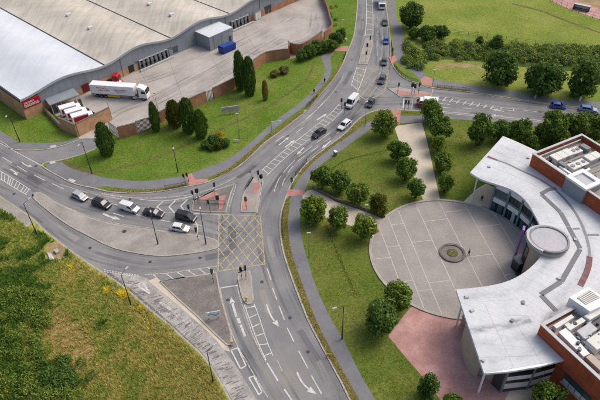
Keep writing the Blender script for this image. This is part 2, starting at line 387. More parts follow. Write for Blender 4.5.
path('footpath', lr([(376, 430), (360, 402), (348, 380), (330, 350), (316, 320), (308, 300), (300, 278), (292, 254), (288, 230), (289, 210), (291, 196), (297, 182), (311, 165), (330, 148.5), (352, 134), (366, 124), (378, 119), (396, 116.5), (423, 116)],
                   [(390, 430), (374, 399), (360, 374), (344, 342), (331, 319), (321, 299), (313, 279), (310, 268), (302, 240), (300, 218), (303, 200), (306, 189), (311, 177), (320, 166), (334, 156), (347, 146.5), (362, 136), (374, 127.5), (394, 124), (423, 122.8)]), M['footway'])
path('footpath', lr([(422, 111.6), (440, 113.6), (480, 117.6), (540, 123), (600, 130.6), (740, 149)], [(423, 122.6), (442, 119.5), (490, 122), (540, 127.5), (600, 136), (740, 154)]), M['footway'], LZ+.017)
path('footpath', lr([(387.4, -110), (387.4, 0), (392.5, 30), (393.6, 55), (397, 62.5), (410, 71), (420, 80), (424, 85)], [(394.5, -110), (395, 0), (401.5, 26), (404, 55), (409, 60), (421, 70), (429, 78.5), (433, 87.2)]), M['footway'])
path('footpath', lr([(431, 79), (480, 87), (510, 90.5), (540, 96.5), (560, 99.5), (600, 102.5), (740, 118)], [(433.5, 86.8), (468, 91.2), (496, 95), (548, 103), (600, 109), (740, 126.5)]), M['footway'], LZ+.017)
path('footpath', lr([(-110, 133), (0, 199), (20, 211), (33, 222)], [(-110, 145), (0, 208), (14, 217), (27, 228)]), M['island'])
# planted / bare strips and worn tracks
def strip(pts, wd, mat, z, n=5, name='verge', parent=None):
    o = band(name, C(pts, n), wd, z, mat, parent, z0=z-.03); o['kind'] = 'structure' if parent is None else 'stuff'; return o
strip([(109, 190.2), (135, 191.8), (160, 190), (186, 185.2)], .9, M['verge'], LZ+.016)
strip([(212, 178.6), (228, 171), (243, 160.5), (254, 150), (264, 141), (280, 129.5), (302, 112.5)], 1.1, M['verge'], LZ+.016)
strip([(306, 109.5), (319, 94), (332, 78.5), (341.5, 63)], .9, M['verge'], LZ+.016)
strip([(357, 404), (345, 381), (329, 352.5), (313.5, 322), (306.5, 304), (298, 281), (290, 258.5), (286, 240), (284.8, 222), (287, 204)], 1.0, M['verge'], LZ+.016)
strip([(300, 174.5), (312, 161.5), (328, 149), (346, 136), (359, 124.5), (368, 117.5), (376, 114.4)], .8, M['verge'], LZ+.016)
strip([(434, 86.8), (450, 88.9), (472, 91.4)], .9, M['verge'], LZ+.022)
strip([(62, 167.5), (85, 172.5), (110, 171), (140, 163), (175, 150), (215, 132), (258, 112.5), (286, 95), (306, 80), (313, 66)], .7, M['track'], LZ+.008, name='worn_track')
strip([(60, 160.6), (76, 168), (95, 175.6)], 1.4, M['track'], LZ+.006, name='worn_track')
strip([(326, 226), (336, 250), (347, 276), (356, 296)], .5, M['ditch'], LZ+.008, name='worn_track')
strip([(322, 178), (334, 168), (346, 160.5), (366, 155.5), (388, 150)], .5, M['ditch'], LZ+.008, name='worn_track')
path('footpath', C([(394, 126.5), (422, 122.8)], 1)+C([(422, 122.8), (429, 150), (435, 178), (440.5, 201.5)], 4)+C([(423.5, 201.5), (417, 185), (408, 163), (399, 141), (394, 126.5)], 4), M['beige'], LZ+.008)
bp = path('footpath', C([(302, 196), (312.5, 190), (336, 202), (360, 210), (384, 219.5)], 3)+C([(376, 233), (350, 226), (326, 218), (309, 211), (302, 196)], 3), M['beige'], LZ+.022)
path('footpath', W([(462, 203.5), (477, 189), (486, 184), (499, 190), (500, 216), (488, 211), (476, 206)]), M['beige'], LZ+.008)
# red tactile fields at the crossings
for q in ([(186, 175.6), (191.5, 173.6), (195, 180), (207.5, 179), (208.5, 181.5), (189, 186)], [(288.5, 189.5), (305, 191), (304, 195.5), (289, 196.5), (286, 199.5)], [(391, 110.2), (401, 110.8), (399.5, 124), (395, 127)],
          [(424.5, 76.5), (431.6, 79), (433, 86.8), (422, 84.2), (420, 80)], [(388.4, 57), (394.5, 55.5), (397, 60), (392, 64.5)]):
    sheet('tactile_paving', W(q), LZ+.026, M['red_tactile'], None, 'structure')
# wall along the beige ramp
wl = band('ramp_wall', C([(312.5, 189), (336, 201), (360, 209), (385, 218.5)], 4), .3, .85, M['coping'], None, z0=LZ-.02)
prop(wl, 'low dark wall along the upper edge of the beige ramp to the round plaza', 'wall')
# bare patch with a slab and a pale cover in the meadow
sheet('bare_patch', C([(47, 246), (57, 243), (65, 250), (64, 257), (54, 259), (46, 254), (47, 246)], 3), LZ+.010, M['dirt'], sw)
sl_ = MB().prism(W([(47.5, 253.5), (52, 254.5), (55, 260.5), (50.5, 261.5)]), LZ, LZ+.28).build('concrete_slab', M['plaza_line']); prop(sl_, 'flat pale concrete slab lying on the meadow by the slip road', 'slab')
m2 = MB().prism(W([(54, 252), (58, 250.6), (60.4, 253.4), (57, 255)]), LZ, LZ+.5).build('manhole_block', M['concrete']); prop(m2, 'pale square concrete manhole block in the bare patch of the meadow', 'manhole')
sheet('bare_patch', C([(44, 316), (60, 306), (72, 318), (84, 334), (98, 352), (84, 362), (68, 358), (52, 346), (44, 316)], 3), LZ+.008, M['bare'], sw)

# traffic islands
def island(px, mat, n=3, smooth=True, z=.13):
    pts = cat(W(px), n, True) if smooth else W(px)
    o = sheet('traffic_island', pts, z, mat, None, 'structure', -.02)
    band('kerb', list(pts)+[pts[0], pts[1]], .3, z+.012, M['kerb'], o, z0=-.02); return o
isl1 = island([(33, 197), (40, 193), (60, 205), (90, 218.5), (120, 226), (150, 230), (198, 236), (214, 239.6), (218.5, 243.5), (216, 248.5), (198, 252.5), (178, 255), (158, 256), (130, 252), (110, 246.5), (90, 236.5), (70, 226), (50, 212)], M['island'])
isl2 = island([(193.5, 201), (214, 191), (234.5, 184), (231, 193), (225.5, 212.5), (205, 212.2), (192.5, 210.6)], M['gravel'], 1, False)
isl3 = island([(247, 187.5), (253.5, 177.5), (262, 179.5), (258.6, 196), (255.5, 212.4), (241, 212), (242.5, 198)], M['island'], 1, False)
isl4 = island([(238.4, 273.4), (249.4, 271.6), (251.6, 286), (253, 299), (250.5, 303.6), (246, 303), (243, 298), (240, 287)], M['island'], 2)
isl5 = island([(160, 282), (185, 277.6), (205, 275), (216, 272.6), (217.6, 280), (220, 294), (225, 312), (231, 333), (232, 345), (227, 345), (214, 333), (198, 317), (178, 299)], M['gravel'], 1, False)
isl6 = island([(388, 88.4), (398, 87.2), (412, 90.5), (431, 93), (432, 96.4), (414, 97.8), (400, 96.6)], M['island'], 1, False)
isl7 = island([(366.4, 38), (371, 36), (372.5, 44), (370, 54), (367, 64.6), (358.6, 64.4), (361, 54)], M['island'], 1, False)
for o, q in ((isl2, [(199, 198.6), (215, 191.4), (219, 195), (202, 201)]), (isl2, [(219, 197), (225.6, 195.4), (222.5, 209), (218.6, 210)]), (isl3, [(243.5, 200), (248.5, 199.5), (247, 210.6), (242.5, 210.5)]), (isl3, [(254.4, 183), (260, 183.4), (256.5, 195), (252, 194.4)]),
             (isl6, [(395, 90), (410.5, 92.2), (410, 95.6), (399, 95)]), (isl6, [(413, 93.2), (430.5, 94.6), (430.6, 96.4), (413.5, 96.4)])):
    sheet('tactile_paving', W(q), .152, M['red_tactile'], o)
# wide pale band on the left of the gravel island
pb = path('paved_margin', lr([(148, 281), (164, 294), (182, 309), (200, 325), (214, 338), (224, 350)], [(157, 277.5), (178, 299), (198, 317), (214, 333), (227, 345), (230, 352)], 3), M['beige'], .030)
# closed slip road: patched pale surface lying on the road
old = path('slip_road', lr([(104, 271.5), (118, 282), (134, 295.2), (150, 309.2), (170, 325.2), (184, 338.2), (193, 346.2), (205.5, 358.4), (219.5, 379.4), (232, 402), (250, 440)], [(139, 275.5), (150, 280), (164, 294), (182, 309), (200, 325), (214, 338), (224, 350), (236, 366), (249, 387), (258, 402), (280, 440)], 3), M['old_slip'], .012)
# dark bitumen scars across it
ax_l = C([(118, 282), (134, 295.2), (150, 309.2), (170, 325.2), (184, 338.2), (193, 346.2), (205.5, 358.4), (219.5, 379.4), (232, 402), (245, 428)], 22)
ax_r = C([(146, 279), (158, 289), (172, 301), (188, 315), (200, 326), (210, 336), (224, 352), (238, 371), (252, 394), (268, 420)], 22)
for i in range(2, len(ax_l)-2):
    if random.random() < .5:
        a, b = ax_l[i], ax_r[i]; s0 = random.uniform(.05, .5); s1 = min(.97, s0+random.uniform(.2, .5))
        band('bitumen_scar', [a.lerp(b, s0+(s1-s0)*t/3)+Vector((random.uniform(-.04, .04), random.uniform(-.04, .04), 0)) for t in range(4)], random.uniform(.08, .2), .018+.00003*i, M['repair_dark'], old)
band('wear_band', C([(108, 273), (140, 299), (176, 331), (206, 361), (234, 408)], 6), .7, .0265, M['repair_dark'], old)

# ------------------------------------------------------------------ tyre wear films
for k, (pts, wd, mt) in enumerate([
    ([(-30, 178), (0, 189), (30, 207), (60, 233), (90, 251), (120, 260), (150, 265), (185, 263), (216, 257), (240, 243), (258, 220), (270, 196), (290, 168), (320, 143), (345, 122), (362, 98)], 4.2, 'wear_dark'),
    ([(-20, 150), (0, 160), (40, 182), (80, 200), (120, 211), (160, 219), (200, 226), (218, 231), (236, 238)], 6.2, 'wear_dark'),
    ([(-20, 138), (40, 171), (70, 187), (110, 197), (150, 200), (185, 195), (222, 181), (246, 168), (270, 149), (300, 124), (322, 101), (342, 75), (355, 40), (362, 0), (364, -40)], 6.0, 'wear_dark'),
    ([(236, 183), (230, 205), (228, 240), (226, 285), (232, 312), (243, 342), (262, 374), (284, 410)], 3.4, 'wear_dark'),
    ([(256, 280), (265, 310), (282, 345), (302, 380), (316, 404)], 7.6, 'wear_pale'),
    ([(279, 404), (258, 360), (247, 325)], 2.6, 'wear_pale'),
    ([(378, -40), (381, 10), (384, 50), (380, 80), (366, 105), (340, 128), (310, 150), (290, 170), (277, 195), (270, 225), (277, 260), (290, 295), (310, 335), (330, 370), (345, 400)], 6.5, 'wear_dark'),
    ([(360, 100), (385, 100), (440, 101), (500, 110), (560, 115), (640, 124)], 5.5, 'wear_dark'),
    ([(380, 84), (420, 89), (480, 96), (560, 107), (640, 118)], 4.0, 'wear_dark'),
    ([(260, 178), (255, 200), (256, 216)], 1.6, 'wear_pale'),
    ([(40, 188), (70, 204), (104, 218), (150, 226), (200, 233)], 1.6, 'wear_pale'),
    ([(60, 180), (100, 191), (140, 195.5), (180, 190)], 1.6, 'wear_pale'),
    ([(150, 276), (185, 271), (217, 267)], 2.0, 'wear_pale'),
    ([(262, 172), (285, 152), (312, 130), (334, 112)], 2.2, 'wear_pale'),
    ([(362, 62), (368, 30), (369, -20)], 2.4, 'wear_pale'), ([(96, 262), (130, 270), (170, 270), (214, 262)], 2.2, 'wear_pale'), ([(236, 290), (242, 310), (252, 336), (268, 366), (288, 400)], 1.6, 'wear_pale'), ([(30, 196), (60, 213), (100, 228), (150, 238)], 1.4, 'wear_pale'), ([(216, 216), (217, 240), (216, 270)], 1.6, 'wear_pale'), ([(266, 214), (267, 240), (271, 264)], 2.0, 'wear_pale')]):
    o = band('tyre_wear' if mt == 'wear_dark' else 'dust_film', C(pts, 6), wd, .0042+.0009*k, M[mt], road, uv=True)

# ------------------------------------------------------------------ road markings (parts of the road)
MZ = .022
_mz = [0]
def line(px, wd=.16, mat='white_paint', n=4, name='lane_line', z=None):
    _mz[0] += 1
    pts = C(px, n) if len(px) > 2 else W(px)
    if len(pts) == 2: pts = [pts[0].lerp(pts[1], t/3) for t in range(4)]
    return band(name, pts, wd, (MZ if z is None else z)+.00004*(_mz[0] % 90), M[mat], road)
def dashes(px, on, off, wd=.15, mat='white_paint', n=6):
    pts = C(px, n); acc = 0; cur = []; draw = True
    fine = []
    for a, b in zip(pts, pts[1:]):
        m = max(1, int((b-a).length/.25))
        fine += [a.lerp(b, t/m) for t in range(m)]
    d = 0; seg = []
    for a, b in zip(fine, fine[1:]):
        ph = d % (on+off)
        if ph < on: seg.append(a)
        elif seg:
            if len(seg) > 1: _mz[0] += 1; band('lane_line', seg, wd, MZ+.00004*(_mz[0] % 90), M[mat], road)
            seg = []
        d += (b-a).length
def quad(px, mat='white_paint', name='road_marking'):
    _mz[0] += 1; p = W(px); z = MZ+.00004*(_mz[0] % 90)
    return mo(name, [(v.x, v.y, z) for v in p], [tuple(range(len(p)))], M[mat], road)
def arrow(px, wd=.3, head=1.5, mat='white_paint'):
    pts = C(px, 5); t = (pts[-1]-pts[-3]).normalized(); nn = Vector((-t.y, t.x, 0)); tip = pts[-1]; base = tip-t*head
    body = [p for p in pts if (p-tip).dot(t) < -head*.9]
    _mz[0] += 1; z = MZ+.00004*(_mz[0] % 90); body.append(base)
    L, R = offs(body, wd/2), offs(body, -wd/2); n = len(body)
    v = [(p.x, p.y, z) for p in L]+[(p.x, p.y, z) for p in R]; f = [(i, n+i, n+i+1, i+1) for i in range(n-1)]
    m = len(v); v += [(q.x, q.y, z) for q in (base+nn*.55, base-nn*.55, tip)]; f.append((m, m+1, m+2))
    return mo('direction_arrow', v, f, M[mat], road)
def ladder(l, r, rungs, wd=.14, slant=0.0, mat='white_paint'):
    line(l, wd, mat); line(r, wd, mat)
    a, b = C(l, 12), C(r, 12)
    for i in range(rungs):
        t = (i+.5)/rungs; t2 = min(.999, t+slant)
        p = a[int(t*(len(a)-1))]; q = b[int(t2*(len(b)-1))]; _mz[0] += 1
        band('hatch_bar', [p.lerp(q, s/2) for s in range(3)], wd*1.2, MZ+.0005+.00004*(_mz[0] % 90), M[mat], road)
def clip_line(p, d, poly):
    "parameter range of p+t*d inside convex ccw poly"
    t0, t1 = -1e9, 1e9
    for a, b in zip(poly, poly[1:]+poly[:1]):
        e = b-a; nrm = Vector((-e.y, e.x, 0)); den = nrm.dot(d); num = nrm.dot(p-a)
        if abs(den) < 1e-9:
            if num < 0: return None
            continue
        t = -num/den
        if den > 0: t0 = max(t0, t)
        else: t1 = min(t1, t)
    return (t0, t1) if t1 > t0+.2 else None
def boxj(px, a1, a2, sp, wd=.15, mat='yellow_worn'):
    poly = ccw(W(px)); c = sum(poly, Vector())/len(poly)
    for j, a in enumerate((a1, a2)):
        d = Vector((math.cos(rad(a)), math.sin(rad(a)), 0)); nn = Vector((-d.y, d.x, 0))
        for i in range(-12, 13):
            r = clip_line(c+nn*(i*sp+.3), d, poly)
            if r:
                p, q = c+nn*(i*sp+.3)+d*r[0], c+nn*(i*sp+.3)+d*r[1]
                _mz[0] += 1
                band('box_junction_line', [p.lerp(q, s/3) for s in range(4)], wd, MZ+.0045*j+.00004*(_mz[0] % 90), M[mat], road)
    for a, b in zip(poly, poly[1:]+poly[:1]):
        _mz[0] += 1; band('box_junction_line', [a, a.lerp(b, .5), b], wd*1.15, MZ+.009+.00004*(_mz[0] % 90), M[mat], road)
boxj([(219, 214.4), (260.4, 216.2), (262.5, 240), (264.8, 264.4), (218, 271.6)], 58, 122, 1.75)
boxj([(357, 67.5), (389, 70.5), (384.5, 92), (368, 101), (357.6, 95)], 62, 128, 2.2, .14, 'yellow_faint')
# bottom road
for a in ([(267, 268), (271, 280)], [(272.4, 288), (277, 300)], [(279, 306), (284.4, 320)], [(287.2, 328), (294, 342)], [(298.6, 351), (308, 368.6)], [(311.4, 375.6), (321.6, 394)], [(326, 402), (332, 414)]): line(a, .2)
arrow([(266.6, 304.4), (269.5, 313), (273.5, 320), (279.4, 327)], .3, 1.5)
arrow([(297, 372.4), (301.5, 381.5), (308, 388.5), (317, 394.6)], .3, 1.6)
line([(221, 288), (229.5, 286.6), (238, 285.6)], .3)
line([(237, 286), (240, 298), (246, 315), (254, 338), (266, 362)], .16, 'paint_worn')
line([(220, 287), (223, 303), (229, 324), (236, 343), (250, 368), (268, 398)], .16, 'paint_worn')
arrow([(236.5, 317), (233.4, 307), (231, 297.5)], .42, 1.4)
quad([(236.5, 318), (239.6, 318), (241, 323), (238, 323.6)]); quad([(239.6, 325), (241.8, 324.4), (246.2, 336), (243.8, 337)])
ladder([(244.4, 305), (249, 318), (254, 332), (259, 345), (266, 360)], [(254, 304), (258, 314), (262.6, 328), (268, 344), (273, 356)], 6, .16)
for a in ([(267, 363), (278, 381)], [(284, 389), (293, 402)]): line(a, .28)
line([(277, 360), (282, 371)], .14, 'paint_worn')
for q in ([(231, 350.4), (237.6, 348), (246, 366), (240.6, 369)], [(249, 378), (253.6, 376.2), (262, 392), (258.8, 395)]):
    for a, b in zip(q, q[1:]+q[:1]): line([a, b], .24, z=.034)
# give-way
for off in (0, 1.6):
    for i in range(13):
        x0 = 104+i*2.75; y0 = 269.4+i*.52+off-(0.0009*(x0-104)**2)
        quad([(x0, y0), (x0+1.7, y0+.33), (x0+1.6, y0+1.1), (x0-.1, y0+.8)])
z_old = MZ; MZ = .032
for a, b in (((137, 285), (142.6, 282)), ((142.6, 282), (149.6, 293.6)), ((149.6, 293.6), (137, 285))): line([a, b], .35)
for q in ([(158.5, 302.6), (161, 301.4), (174, 310), (171.6, 311.8)], [(172.6, 313.6), (177, 311), (178.4, 312.2), (174, 314.8)], [(176, 316.4), (179.6, 313.6), (181, 314.8), (177.4, 317.6)], [(174, 314.4), (175.4, 313.6), (178.2, 316.2), (176.8, 317)],
          [(182, 320.6), (187.4, 317), (188.8, 318.2), (183.4, 321.8)], [(184.6, 322.8), (190.6, 319.4), (191.6, 320.6), (186, 324.2)], [(182.4, 320.6), (183.8, 319.8), (187, 323.4), (185.6, 324.2)], [(188, 326), (193.4, 322.4), (194.4, 323.4), (189.2, 327)]): quad(q, 'paint_worn')
MZ = z_old
# hatched margin between slip and gravel island
line([(145, 274.6), (165, 273.4), (190, 270), (217, 266)], .18, 'paint_worn')
for a in ([(153, 274.6), (161, 282)], [(166, 273.6), (174, 279.6)], [(177, 272.2), (186, 277.6)], [(188, 270.6), (196, 275.8)], [(199, 268.8), (206, 274)], [(208, 267.6), (214, 272)]): line(a, .18)
# left road
line([(-40, 120), (0, 143), (20, 154), (42, 166), (60, 176.6), (75, 182.8), (95, 187.2)], .2)
for a in ([(2, 157), (12, 163)], [(17, 166), (27, 172)], [(34, 175), (45, 180.5)], [(52, 183.5), (64, 189)], [(88, 197.6), (94, 199.6)], [(112, 203.6), (118, 205.4)], [(136, 214.6), (147, 217.6)], [(160, 220), (170, 222)], [(190, 223.6), (202, 225.6)], [(113, 213), (124, 216.6)]): line(a, .2)
arrow([(22, 162), (25.5, 165), (32.5, 166.8)], .28, 1.2); arrow([(10, 169), (15, 172), (17, 175.5)], .28, 1.2)
arrow([(103, 213.6), (110, 216.6), (120.5, 219.6)], .5, 1.8)
ladder([(-30, 155), (0, 171), (16, 180.5), (31, 190)], [(-30, 164), (0, 179), (13, 187), (27, 195)], 15, .17)
line([(100, 193), (120, 196.4), (142, 198), (168, 197.4), (198, 193), (222, 184.4), (236, 177)], .2, 'paint_worn')
line([(60, 184), (78, 190), (100, 195.4), (120, 199)], .16, 'paint_worn')
line([(140, 199.4), (160, 201), (180, 199), (194, 195.6)], .18)
line([(147, 209), (168, 212.6), (186, 214)], .16, 'paint_worn')
for ap, a, b in (((157, 207), (163, 201.6), (163, 211.8)), ((169, 206.8), (175.4, 200.6), (174.6, 213)), ((180.8, 206), (187.6, 199.6), (185.6, 213))): line([ap, a], .3); line([ap, b], .3)
line([(186, 213.6), (205, 214), (219, 214.4)], .2)
line([(62, 205.4), (90, 216.6), (120, 224), (150, 228)], .14, 'paint_worn')
line([(194, 219), (197.5, 226.6), (197, 235)], .25)
# upper junction and the road to it
ladder([(262, 170.5), (272, 161), (285, 150), (297, 140.5), (312, 128.6), (324, 119)], [(266.5, 176), (278, 164.4), (290, 154), (303, 144), (318, 132.4), (330, 122.6)], 15, .16, .02)
ladder([(326, 117.5), (333, 111), (339, 104)], [(332, 121), (339, 114), (346, 106)], 5, .16, .02)
dashes([(282, 186), (287, 174), (297, 162), (312, 151), (328, 139.6), (344, 128), (356, 117)], 3, 2)
dashes([(274, 192), (279, 179), (289, 166), (302, 154), (318, 142), (332, 131)], 6, 1.2)
for a in ([(275, 142), (284, 136)], [(296, 133), (303, 127.4)], [(306, 119), (316, 110.4)], [(318, 108), (326, 100)]): line(a, .2)
arrow([(285, 147.4), (290, 143.6), (295, 140)], .4, 1.4); arrow([(317, 120), (322, 116.6), (327, 114)], .4, 1.4); arrow([(279, 145), (284, 141), (289, 137)], .3, 1.3); arrow([(331, 140.8), (326.5, 144.6), (322, 148.4)], .4, 1.4)
arrow([(304, 147.6), (300.5, 151), (297, 154.6)], .35, 1.3)
line([(232, 186), (222, 190), (206, 194.6), (196, 198)], .2); line([(236, 184), (234, 192), (229, 208)], .18, 'paint_worn'); line([(263, 181), (260, 196), (257, 213)], .18, 'paint_worn')
dashes([(377, -40), (377, 20), (377.2, 60)], 4, 3.2)
line([(382.6, -20), (383, 12), (382.4, 40), (380.6, 60)], .14, 'paint_worn'); line([(386.6, 4), (387.6, 30), (388.6, 56)], .12, 'paint_worn')
ladder([(366.6, -30), (366.6, 0), (366.4, 20), (365, 36)], [(372, -30), (372.4, 0), (373, 20), (373, 35)], 9, .2, .03)
ladder([(357, 66.8), (354, 76), (351, 86)], [(366.6, 66.8), (363, 78), (357.4, 92)], 4, .18, .05)
line([(344, 74), (339, 84), (328, 98), (310, 116), (290, 132)], .13, 'paint_worn')
# right road
line([(435, 110.8), (480, 115), (536, 120), (600, 127), (700, 140)], .18); line([(470, 93), (496, 96.8), (548, 104.6), (610, 112), (700, 124)], .16, 'paint_worn')
line([(434, 96), (465, 100), (498, 106.6)], .16, 'paint_worn'); line([(436, 99.4), (465, 103), (498, 108.4)], .16)
for i in range(9):
    x = 437+i*6.8; y = 96.2+i*1.18; line([(x+2.2, y+.2), (x-1.2, y+3.6)], .3)
ladder([(497, 106.8), (518, 109.4)], [(496.5, 108.8), (517.5, 111.2)], 2, .16)
for a in ([(438, 103), (450, 104.6)], [(440, 107), (452, 108.2)], [(462, 108), (472, 109)], [(523, 110), (537, 111.8)], [(546, 113), (552, 113.8)], [(570, 116), (582, 117.6)]): line(a, .2)
arrow([(504, 111.4), (498, 110.4), (491.5, 109)], .35, 1.4); arrow([(503, 116.2), (497, 115.6), (491, 114.8)], .3, 1.2)
line([(404, 98.6), (403, 108)], .3); line([(388, 80), (396, 83), (404, 85)], .16, 'paint_worn'); line([(413, 85), (414, 90)], .22, 'paint_worn'); line([(433, 89), (432.6, 93)], .22, 'paint_worn'); line([(412.6, 99), (411.6, 109.6)], .18, 'paint_worn')
# ------------------------------------------------------------------ plaza
PC = Vector((29.8, 78.6, 0)); PR = 15.9
apron = sheet('forecourt_apron', [PC+Vector((math.cos(rad(a)), math.sin(rad(a)), 0))*17.2 for a in range(-64, 58, 4)]+[PC+Vector((math.cos(rad(a)), math.sin(rad(a)), 0))*13 for a in range(54, -70, -6)], LZ+.010, M['plaza'], None, 'structure')
plaza = sheet('plaza', [PC+Vector((math.cos(2*math.pi*i/72), math.sin(2*math.pi*i/72), 0))*PR for i in range(72)], LZ+.016, M['plaza_line'], None, 'structure', -.2)
band('edge_kerb', [PC+Vector((math.cos(a), math.sin(a), 0))*(PR+.2) for a in [rad(42+i*4) for i in range(60)]], .5, LZ+.2, M['kerb'], plaza, z0=0)
pd = Vector((.131, -.991, 0)); pn = Vector((.991, .131, 0))
def clip_poly(poly, a, n_, lim):
    out = []
    for p, q in zip(poly, poly[1:]+poly[:1]):
        dp, dq = lim-(p-a).dot(n_), lim-(q-a).dot(n_)
        if dp >= 0: out.append(p)
        if dp*dq < 0: out.append(p+(q-p)*(dp/(dp-dq)))
    return out
cuts = [18, 23.9, 27.6, 30.2, 32.9, 37.2, 42.4, 47.6, 52.6, 57]
cross = {2: [77.8, 68.5], 3: [65.8, 84], 4: [78.3, 67.4], 5: [83.9, 63.2], 6: [72.6, 86], 7: [80.5, 67], 1: [75]}
for i in range(len(cuts)-1):
    ys = [40]+sorted(cross.get(i, []))+[120]
    for y0, y1 in zip(ys, ys[1:]):
        g_ = .075
        poly = [pn*u_+pd*(-v_) for u_, v_ in ((cuts[i]+g_, y0+g_), (cuts[i+1]-g_, y0+g_), (cuts[i+1]-g_, y1-g_), (cuts[i]+g_, y1-g_))]
        for k in range(48):
            nn = Vector((math.cos(2*math.pi*k/48), math.sin(2*math.pi*k/48), 0))
            poly = clip_poly(poly, PC, nn, PR-.15)
            if len(poly) < 3: break
        if len(poly) >= 3: MB().prism(poly, LZ+.0165, LZ+.026).build('paving_panel', M['plaza'], plaza)
# round stone planter ring in the middle
ring = empty('planter_ring', (PC.x, PC.y, LZ+.026), 0, 'round stone seat ring in the middle of the paved plaza', 'planter')
def annulus(name, r0, r1, z0, z1, mat, parent, n=40, c=(0, 0)):
    v = []; f = []
    for i in range(n):
        a = 2*math.pi*i/n; ca, sa = math.cos(a), math.sin(a)
        v += [(c[0]+r0*ca, c[1]+r0*sa, z0), (c[0]+r0*ca, c[1]+r0*sa, z1), (c[0]+r1*ca, c[1]+r1*sa, z1), (c[0]+r1*ca, c[1]+r1*sa, z0)]
    for i in range(n):
        a, b = 4*i, 4*((i+1) % n)
        f += [(a+k, b+k, b+(k+1) % 4, a+(k+1) % 4) for k in range(4)]
    return mo(name, v, f, mat, parent)
annulus('seat_wall', 2.1, 2.55, 0, .28, M['coping'], ring); annulus('paved_rim', 1.1, 2.09, 0, .1, M['gravel'], ring)
rb_ = MB().cyl((0, 0, 0), (0, 0, .16), 1.09, .95, 24).build('soil_mound', M['track'], ring)
for a in (.6, 2.4, 4.4): MB().cyl((.5*math.cos(a), .5*math.sin(a), .2), (.55*math.cos(a), .55*math.sin(a), 1.0), .07, .05).build('spout', M['palegrey'], ring)
# red block paving below the plaza
rp = path('red_paving', C([(388, 336.5), (399, 322), (410, 308.5)], 3)+W([(424, 300), (470, 300), (520, 340), (560, 380), (560, 460), (470, 460), (440, 400), (425, 380), (407, 359.5)]), M['red_block'], LZ+.008)
path('beige_forecourt', W([(505, 400), (510, 390), (530, 386), (552, 380), (570, 400), (560, 440), (512, 440)]), M['beige'], LZ+.014)
# sports ground, top right
path('running_track', lr([(533, -40), (545, -6), (566, 8), (600, 19.5), (680, 44)], [(560, -40), (572, -4), (592, 6), (620, 16), (700, 40)]), M['red_block'], LZ+.02)
path('pitch', lr([(560, -40), (572, -4), (592, 6), (620, 16), (700, 40)], [(640, -60), (660, -40), (690, -20), (720, 0), (760, 20)]), M['dirt'], LZ+.024)
path('worn_track', lr([(434, 67), (448, 64), (470, 64.6), (494, 69)], [(436, 69.5), (450, 67.6), (474, 69), (494, 72)]), M['dirt'], LZ+.006)
strip([(512, 4), (540, 11), (566, 21), (600, 33)], 1.2, M['track'], LZ+.006, name='worn_track')

YZ_ = LZ-.02; M['wear_joint'] = plain('joint_sealant', S(132, 128, 122), .9)
# tyre marks and bay joints in the yard
for k, (pts, wd, mt) in enumerate([([(150, 112), (175, 98), (205, 84), (240, 62), (280, 38)], 5.0, 'wear_dark'), ([(96, 128), (118, 112), (150, 100), (190, 80), (230, 58)], 4.0, 'wear_dark'), ([(120, 84), (150, 78), (190, 64), (240, 42), (290, 16)], 5.0, 'wear_dark'), ([(255, 56), (285, 44), (312, 34), (318, 14)], 5.0, 'wear_dark')]):
    band('tyre_mark', C(pts, 6), wd, YZ_+.004+.001*k, M[mt], yard, uv=True)
for a, b in (((112, 119), (250, 52)), ((140, 104), (262, 44)), ((170, 62), (186, 108)), ((205, 46), (228, 86)), ((244, 32), (262, 58)), ((142, 74), (160, 112))):
    p, q = W([a, b]); band('bay_joint', [p, p.lerp(q, .5), q], .09, YZ_+.009, M['wear_joint'], yard)
path('bank', lr([(404, 52), (430, 50), (470, 49), (520, 52), (600, 58), (660, 64)], [(416, 66), (440, 60), (480, 62), (530, 68), (600, 74), (660, 80)]), M['ditch'], LZ+.007)

# patch repairs, trench cuts and covers in the carriageway
M['patch_d'] = asphalt('patch_dark', S(108, 109, 112), S(118, 119, 121), S(128, 128, 129)); M['patch_l'] = asphalt('patch_light', S(148, 146, 143), S(158, 155, 151), S(168, 164, 160))
rp_ = random.Random(12)
for k, (x, y, dx, dy, ln, wd, mt) in enumerate([(205, 258, 10, -2, 5, 1.6, 'patch_d'), (262, 290, 3, 9, 6, 1.3, 'patch_l'), (300, 330, 6, 10, 7, 1.1, 'patch_d'), (60, 225, 9, 8, 7, 1.2, 'patch_l'), (28, 176, 10, 6, 5, 1.3, 'patch_d'), (120, 206, 10, 3, 4, 1.2, 'patch_l'), (238, 178, 8, -6, 6, 1.4, 'patch_d'), (300, 126, 9, -8, 7, 1.2, 'patch_l'), (330, 136, 8, -6, 5, 1.2, 'patch_d'), (344, 84, 5, -9, 8, 1.4, 'patch_d'), (374, 24, 0, -8, 9, 1.2, 'patch_l'), (470, 113, 10, 1, 8, 1.2, 'patch_d'), (530, 106, 10, 1.4, 9, 1.3, 'patch_l'), (400, 104, 10, 0, 6, 1.5, 'patch_d'), (270, 236, 1, 10, 6, 1.3, 'patch_l'), (231, 226, 1, 10, 7, 1.5, 'patch_d'), (20, 206, 8, 6, 9, .5, 'patch_d'), (240, 350, 5, 9, 6, .9, 'patch_d'), (282, 372, 6, 10, 9, .45, 'patch_d')]):
    p = P(x, y); d = (P(x+dx, y+dy)-p).normalized(); q = p+d*ln
    band('repair_patch', [p.lerp(q, t/4)+Vector((rp_.uniform(-.03, .03), rp_.uniform(-.03, .03), 0)) for t in range(5)], wd, .0034+.00003*k, M[mt], road)
mh = MB().cyl((0, 0, 0), (0, 0, .006), .34, .34, 14).mesh('manhole_cover', M['darkgrey'])
